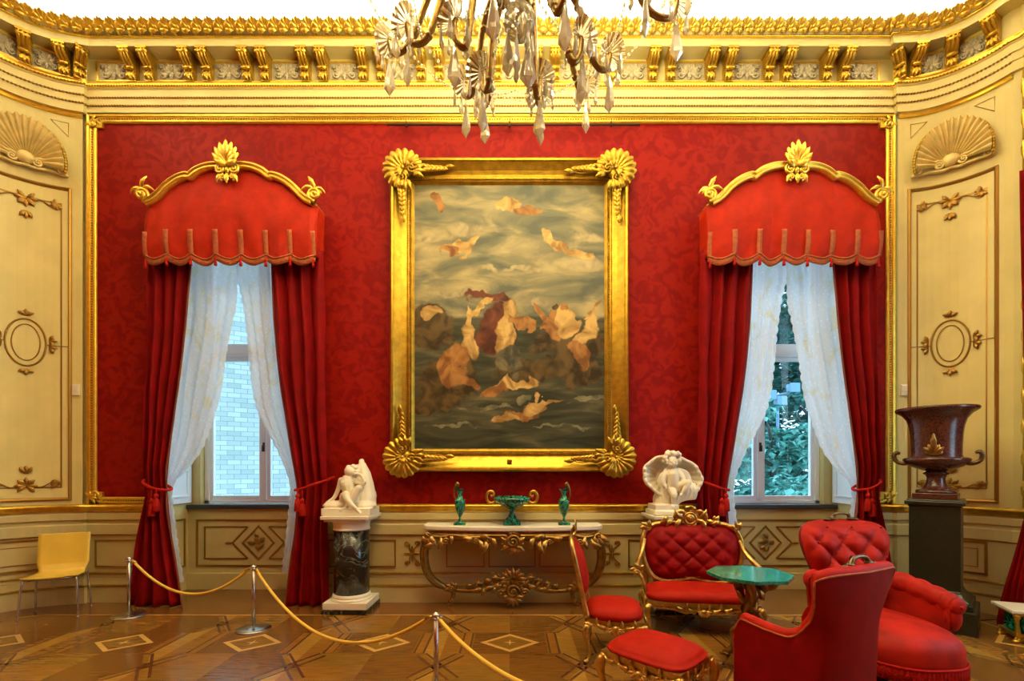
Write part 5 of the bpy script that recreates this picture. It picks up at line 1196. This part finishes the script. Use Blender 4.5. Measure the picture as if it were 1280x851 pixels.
def by(x, z): return .12+.22*(z-.4)-.55*x*x
q = MB()
def bpad(u, v):
    o_ = bo[int(round(u*nb)) % nb]; x = o_.x*v; z = .80+(o_.z-.80)*v
    return V((x, by(x, z)-.085*(1-v**5)-tuft(x+.5, z*.9, 4.4, 4.6, .060)*(1-v**5), z))
q.grid(bpad, nb, 34, cu=True)
for j in range(-3, 9):
    for k in range(-6, 12):
        xx = (j+k)/(2*4.4)-.5; zz = (j-k)/(2*4.6)/.9
        if abs(xx) < .33 and .55 < zz < 1.09: q.ell((xx, by(xx, zz)-.085*.97-.004, zz), (.011, .008, .011), nu=8, nv=6)
q.build('inner_back', 'red_pink_velvet', ch)
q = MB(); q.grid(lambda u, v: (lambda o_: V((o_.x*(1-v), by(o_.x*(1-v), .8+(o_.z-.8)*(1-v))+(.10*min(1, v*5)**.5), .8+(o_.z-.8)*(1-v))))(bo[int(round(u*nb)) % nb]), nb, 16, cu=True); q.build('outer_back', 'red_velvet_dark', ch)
for s_ in (-1, 1):
    q = MB(); sp_ = cat([(s_*.31, .16, .66), (s_*.345, .02, .655), (s_*.375, -.14, .63), (s_*.39, -.29, .60), (s_*.395, -.40, .575)], 6); ns = len(sp_)
    def armf(u, v):
        p = sp_[int(round(v*(ns-1)))]; a = 2*pi*u; r = .082*(1-.06*cos(v*2*pi*5)-.10*v) if v < .97 else .03
        if v > .9 and v < .97: r *= .85
        rr_ = r*(1-.13*max(0, 1-abs(sin(5*pi*v))*2.5)); drop = .0
        return p+V((cos(a)*rr_*1.0, 0, sin(a)*rr_))
    q.grid(armf, 28, ns, cu=True); q.ell(sp_[-1]+V((0, .0, 0)), (.064, .035, .064)); q.ell(sp_[-1]+V((0, -.03, 0)), (.016, .012, .016))
    q.grid(lambda u, v: (lambda p: V((p.x-s_*.02*(1-v)+s_*.05, p.y, .40+(p.z-.42)*v)))(sp_[int(round(u*(ns-1)))]), ns, 6)
    q.grid(lambda u, v: (lambda p: V((p.x-s_*.06, p.y, .40+(p.z-.42)*v)))(sp_[int(round(u*(ns-1)))]), ns, 6)
    e_ = sp_[-1]; q.ell((e_.x-s_*.005, e_.y+.03, .49), (.062, .05, .11))
    q.build('arm', 'red_pink_velvet', ch)
handle(ch, .04, by(0, 1.14)-.02, 1.14, .16, .055)
for x, y in ((-.22, -.52), (.22, -.52), (-.26, .16), (.26, .16)): q = MB(); q.lathe([(.012, 0), (.018, .01), (.016, .03), (.026, .09), (.030, .14), (.022, .16), (.032, .20)], 14, (x, y, 0), fn=lambda a, z: 1+.06*cos(8*a)); q.build('leg', 'gold_furn', ch)

# ------------------------------------------------------------------ URN ON ITS PEDESTAL, PLANTER, SIDE CURTAIN
PC = V((4.35, 4.76, 0)); pa = radians(-47)
pd = thing('stone_pedestal', 'tall dark green granite pedestal in the right corner', 'pedestal', PC, pa)
q = MB(); q.box((0, 0, .11), (.62, .62, .22)); q.box((0, 0, .25), (.56, .56, .06)); q.lathe([(.37, .28), (.36, .30), (.31, .33), (.285, .36), (.28, .38)], 4, M=Matrix.Rotation(pi/4, 3, 'Z')); q.smooth = False
for f in range(len(q.sm)): q.sm[f] = False
q.build('base', 'green_granite', pd, bevel=.008)
MB().box((0, 0, .79), (.385, .385, .84)).build('die', 'green_granite', pd, bevel=.006)
q = MB(); q.box((0, 0, 1.205), (.40, .40, .02)); q.box((0, 0, 1.235), (.45, .45, .04)); q.box((0, 0, 1.262), (.42, .42, .016)); q.build('cap', 'green_granite', pd, bevel=.008)
ur = thing('urn', 'large dark red granite krater urn with bronze handles on the green pedestal', 'urn', PC+V((0, 0, 1.2705)), pa)
q = MB(); q.box((0, 0, .03), (.34, .34, .06)); q.lathe([(.16, .06), (.165, .075), (.155, .09), (.12, .10), (.095, .13), (.078, .17), (.072, .215), (.085, .245), (.10, .25), (.105, .262), (.085, .275), (.07, .285)], 40); q.build('foot', 'red_granite', ur, bevel=.004)
q = MB(); q.lathe([(.07, .28), (.13, .30), (.20, .33), (.245, .37), (.262, .395), (.262, .41), (.245, .42), (.20, .425)], 48, fn=lambda a, z: 1+(.018*abs(sin(12*a)) if z < .40 else 0)); q.build('lower_bowl', 'red_granite', ur)
q = MB(); q.lathe([(.205, .42), (.198, .45), (.200, .55), (.205, .65), (.215, .74), (.235, .81), (.27, .86), (.305, .885), (.325, .90), (.33, .915), (.322, .93), (.30, .925), (.26, .87), (.21, .80), (.18, .5)], 56, caps=False, fn=lambda a, z: 1+(.006*sin(40*a) if .895 < z < .925 else 0)); q.build('body', 'red_granite', ur)
for s_ in (-1, 1):
    q = MB(); q.tube([(s_*.20, 0, .375), (s_*.26, 0, .36), (s_*.315, 0, .385), (s_*.335, 0, .44), (s_*.315, 0, .475), (s_*.285, 0, .465)], [.02, .022, .02, .02, .022, .014], 10, k=5); q.build('handle', 'bronze', ur)
q = MB(); q.ell((0, -.20, .47), (.07, .02, .035))
for k in range(5): leaf(q, (0, -.205, .46), pi/2+(k-2)*.45, .10 if k != 2 else .2, .05, 0, .15)
q.build('mount', 'gold_old', ur)
pl = thing('planter', 'low malachite and gilt planter box with white rim at the right edge', 'planter', (4.93, 4.20, 0), radians(-22))
q = MB(); q.box((0, 0, .288), (.76, .34, .03)); q.box((0, 0, .265), (.72, .30, .02)); q.build('rim', 'marble_white', pl, bevel=.006)
q = MB(); q.box((0, 0, .165), (.62, .22, .17)); q.build('box', 'malachite', pl)
for k in range(6):
    x = -.26+.104*k; q = MB(); q.lathe([(.036, .09), (.036, .24)], 18, (x, -.115, 0)); q.build('column', 'malachite', pl)
q = MB(); q.box((0, 0, .068), (.68, .28, .03)); q.box((0, 0, .250), (.68, .27, .014))
for sx in (-1, 1):
    q.tube([(sx*.32, -.12, .08), (sx*.325, -.125, .16), (sx*.335, -.13, .25)], [.022, .014, .022], 8, k=3); q.ell((sx*.33, -.13, .24), (.03, .03, .03))
    for sy in (-1, 1): scroll(q, (sx*.32, sy*.12, .035), .032, 1.4, .013, pi/2, sx, 0); q.ell((sx*.33, sy*.12, .016), (.03, .025, .016))
for k in range(7): leaf(q, (-.27+.09*k, -.145, .07), -pi/2+(.4 if k % 2 else -.4), .06, .04, 0, .3); leaf(q, (-.27+.09*k, -.145, .25), -pi/2, .05, .04, 0, .3)
q.build('gilt_mounts', 'gold', pl)
q = MB()
def scf(u, v):
    z = 4.6*v; X_ = sinterp([(0, 4.99), (.3, 5.03), (.9, 5.16), (1.2, 5.21), (4.6, 5.2)], z); y0 = sinterp([(0, 4.50), (1.1, 4.55), (4.6, 4.30)], z); y1 = sinterp([(0, 4.78), (1.1, 4.70), (4.6, 4.72)], z)
    return V((X_-.04*sin(u*2*pi*4+.3*z), y0+(y1-y0)*u, z+.004))
q.grid(scf, 60, 40); t = thing('curtain', 'red curtain flaring to the floor at the far right edge', 'curtain', (0, 0, 0), 0, 'red curtains'); q.build('drape', 'red_curtain', t, solid=.006)

# ------------------------------------------------------------------ CHANDELIER
mat('crystal_cut', (1.0, .93, .72), .08, .0, spec=1, coat=1, var=.5, vscale=60)
mat('bronze_gold', (.30, .19, .06), .28, .9, bump=.2, bscale=90); mat('candle', (.9, .85, .7), .4)
cd = thing('chandelier', 'large crystal chandelier with gilt arms and glass pendants hanging at the top', 'chandelier', (CH.x, CH.y, .19))
q = MB(); q.lathe([(.012, 7.05), (.012, 5.9), (.05, 5.8), (.03, 5.6), (.06, 5.3), (.035, 5.0), (.07, 4.8), (.04, 4.6), (.09, 4.45), (.10, 4.36), (.06, 4.28), (.10, 4.22), (.13, 4.18), (.11, 4.15), (.03, 4.13), (.02, 3.98)], 24)
q.lathe([(.10, 7.10), (.12, 7.07), (.05, 7.03), (.01, 7.0)], 20); q.build('stem', 'gold_old', cd)
q = MB(); q.smooth = False
def cutball(u, v): a = 2*pi*u; b = pi*v; r = .092*(1-.06*((int(round(u*24))+int(round(v*12))) % 2)); return V((r*sin(b)*cos(a), r*sin(b)*sin(a), 3.90+r*cos(b)*1.05))
q.grid(cutball, 24, 13, cu=True); BALL = q
def drop_mb(L_=.13, w_=.022):
    q = MB(); q.smooth = False
    q.lathe([(.001, 0), (w_*.28, -.008), (w_*.2, -.02), (w_*.6, -.05*L_/.13), (w_*.95, -.68*L_), (w_, -.78*L_), (.001, -L_)], 6, fn=lambda a, z: 1)
    q.map(lambda v: V((v.x, v.y*.6, v.z))); return q
meshes = {}
for nm_, L_, w_ in (('s', .11, .017), ('m', .15, .022), ('l', .20, .034)):
    b_ = MB(); b_.smooth = False
    b_.lathe([(.001, 0), (.010, -.010), (.001, -.02)], 6); b_.lathe([(.001, -.02), (.013, -.036), (.001, -.052)], 8)
    d_ = drop_mb(L_, w_); b_.add([v+V((0, 0, -.055)) for v in d_.v], d_.f, False); meshes[nm_] = b_
def bob_mb():
    q = MB()
    def dish(u, v):
        a = 2*pi*u; w1 = abs(sin(8*a*1)); r = .012+.080*v*(1+.06*w1*v); return V((r*cos(a), r*sin(a), .045*v**2-.012*w1*v))
    q.grid(dish, 96, 9, cu=True); return q
m, N, L, b = nmat('crystal_drop')
b.inputs['Base Color'].default_value = (1, .96, .80, 1); b.inputs['Roughness'].default_value = .04; b.inputs['Transmission Weight'].default_value = 1; b.inputs['IOR'].default_value = 1.32
tl = N.new('ShaderNodeBsdfTranslucent'); tl.inputs[0].default_value = (1, .93, .72, 1); df = N.new('ShaderNodeBsdfDiffuse'); df.inputs[0].default_value = (.95, .88, .68, 1)
m1_ = N.new('ShaderNodeMixShader'); m1_.inputs[0].default_value = .4; L.new(tl.outputs[0], m1_.inputs[1]); L.new(df.outputs[0], m1_.inputs[2])
m2_ = N.new('ShaderNodeMixShader'); m2_.inputs[0].default_value = .55; L.new(b.outputs[0], m2_.inputs[1]); L.new(m1_.outputs[0], m2_.inputs[2]); L.new(m2_.outputs[0], N['Material Output'].inputs[0])
m, N, L, b = nmat('bobeche_glass')
tc = N.new('ShaderNodeTexCoord'); gr = N.new('ShaderNodeTexGradient'); gr.gradient_type = 'RADIAL'; L.new(tc.outputs['Object'], gr.inputs[0])
mu = N.new('ShaderNodeMath'); mu.operation = 'MULTIPLY'; mu.inputs[1].default_value = 16; fr_ = N.new('ShaderNodeMath'); fr_.operation = 'FRACT'; L.new(gr.outputs['Fac'], mu.inputs[0]); L.new(mu.outputs[0], fr_.inputs[0])
r = ramp(N, [(.45, (.92, .86, .68)), (.60, (.25, .15, .05))]); L.new(fr_.outputs[0], r.inputs[0]); L.new(r.outputs[0], b.inputs['Base Color']); b.inputs['Roughness'].default_value = .1; b.inputs['Transmission Weight'].default_value = .35
BALL.build('crystal_ball', 'crystal_drop', cd)
rnd = random.Random(12); dm = {k: v.build('pendant', 'crystal_drop', cd) for k, v in meshes.items()}
bm = bob_mb().build('bobeche', 'bobeche_glass', cd)
for o in list(dm.values())+[bm]: C.objects.unlink(o); o.parent = None
def arm(r1, zb, zt, a, big, npend):
    M = Matrix.Rotation(a, 3, 'Z'); q = MB(); hub = 4.20 if r1 < .8 else 4.40
    pts = [V((.08, 0, hub)), V((r1*.35, 0, hub+.09)), V((r1*.62, 0, hub+.02)), V((r1*.80, 0, zb-.10)), V((r1*.95, 0, zb-.12)), V((r1, 0, zb-.03)), V((r1, 0, zb))]
    q.tube([M @ p for p in pts], [.030, .026, .024, .021, .018, .016, .018], 9, k=5)
    s1 = V((r1*.35, 0, hub+.05)); q.tube([M @ p for p in (s1, s1+V((.06, 0, -.05)), s1+V((.03, 0, -.10)), s1+V((-.02, 0, -.07)))], [.012, .018, .015, .008], 7, k=4)
    for tt in (.62, .8): p = V((r1*tt, 0, hub+.0 if tt < .7 else zb-.10)); q.ell(M @ p, (.026, .026, .02), nu=8, nv=6)
    ar = q.build('arm', 'bronze_gold', cd); c_ = M @ V((r1, 0, zb))
    bo_ = bm.copy(); C.objects.link(bo_); bo_.parent = ar; bo_.location = c_; bo_.rotation_euler = (0, rnd.uniform(.6, 1.2), a)
    if r1 > .8: q = MB(); q.lathe([(.012, .0), (.02, .02), (.014, .03), (.013, .11), (.016, .115)], 12, c_); q.build('candle_sleeve', 'candle', ar)
    for k in range(npend):
        an = a+2*pi*k/npend+rnd.uniform(-.2, .2); o = dm['s' if rnd.random() < .3 else 'm'].copy(); C.objects.link(o); o.parent = ar
        o.location = c_+V((.078*cos(an), .078*sin(an), .025)); o.rotation_euler = (rnd.uniform(-.08, .08), rnd.uniform(-.08, .08), rnd.uniform(0, 6))
    o = dm[big].copy(); C.objects.link(o); o.parent = ar; o.location = c_+V((0, 0, -.06)); o.rotation_euler = (0, 0, rnd.uniform(0, 6)); o.scale = (1.15, 1.15, 1.25)
for k in range(8): arm(1.0, 4.27, 0, 2*pi*k/8+.25, 'l', 5)
for k in range(8): arm(.68, 4.04, 0, 2*pi*k/8+.55, 'l', 5)
for k in range(6): arm(.36, 3.86, 0, 2*pi*k/6+.15, 'l', 5)
# strings of beads swagged between the arms and the plume under the ball
def string(a, b, sag, n=15):
    a, b = V(a), V(b)
    q = MB(); q.smooth = False
    for i in range(n+1):
        t = i/n; p = a.lerp(b, t)-V((0, 0, sag*4*t*(1-t))); q.ell(p, .0105 if i % 2 else .007, nu=6, nv=4)
    q.tube([a.lerp(b, i/n)-V((0, 0, sag*4*i/n*(1-i/n))) for i in range(n+1)], .0015, 4); q.build('bead_string', 'crystal_drop', cd)
for k in range(8):
    a, b = 2*pi*k/8+.25, 2*pi*(k+1)/8+.25
    string((.95*cos(a), .95*sin(a), 4.30), (.95*cos(b), .95*sin(b), 4.30), .16, 26); string((.95*cos(a), .95*sin(a), 4.30), (.12*cos(a), .12*sin(a), 4.55), .14, 26)
for k in range(6):
    a, b = 2*pi*k/6+.55, 2*pi*(k+1)/6+.55; string((.66*cos(a), .66*sin(a), 4.05), (.66*cos(b), .66*sin(b), 4.05), .13, 24)
    a = 2*pi*k/6+.15; string((.36*cos(a), .36*sin(a), 3.88), (.06*cos(a), .06*sin(a), 4.14), .10, 16)
for k in range(7):
    a = 2*pi*k/7; o = dm['l' if k % 2 else 'm'].copy(); C.objects.link(o); o.parent = cd; o.location = (.07*cos(a), .07*sin(a), 3.95-.04*(k % 3)); o.rotation_euler = (0, 0, a); o.scale = (1.1, 1.1, 1.3)
o = dm['l'].copy(); C.objects.link(o); o.parent = cd; o.location = (.05, -.02, 3.84); o.scale = (1.4, 1.4, 1.3)
for k in range(8):
    a = 2*pi*k/8+.2; q = MB(); q.ell((.9*cos(a), .9*sin(a), 5.12), (.02, .02, .045), nu=10, nv=8); q.build('bulb', 'bulb', cd)
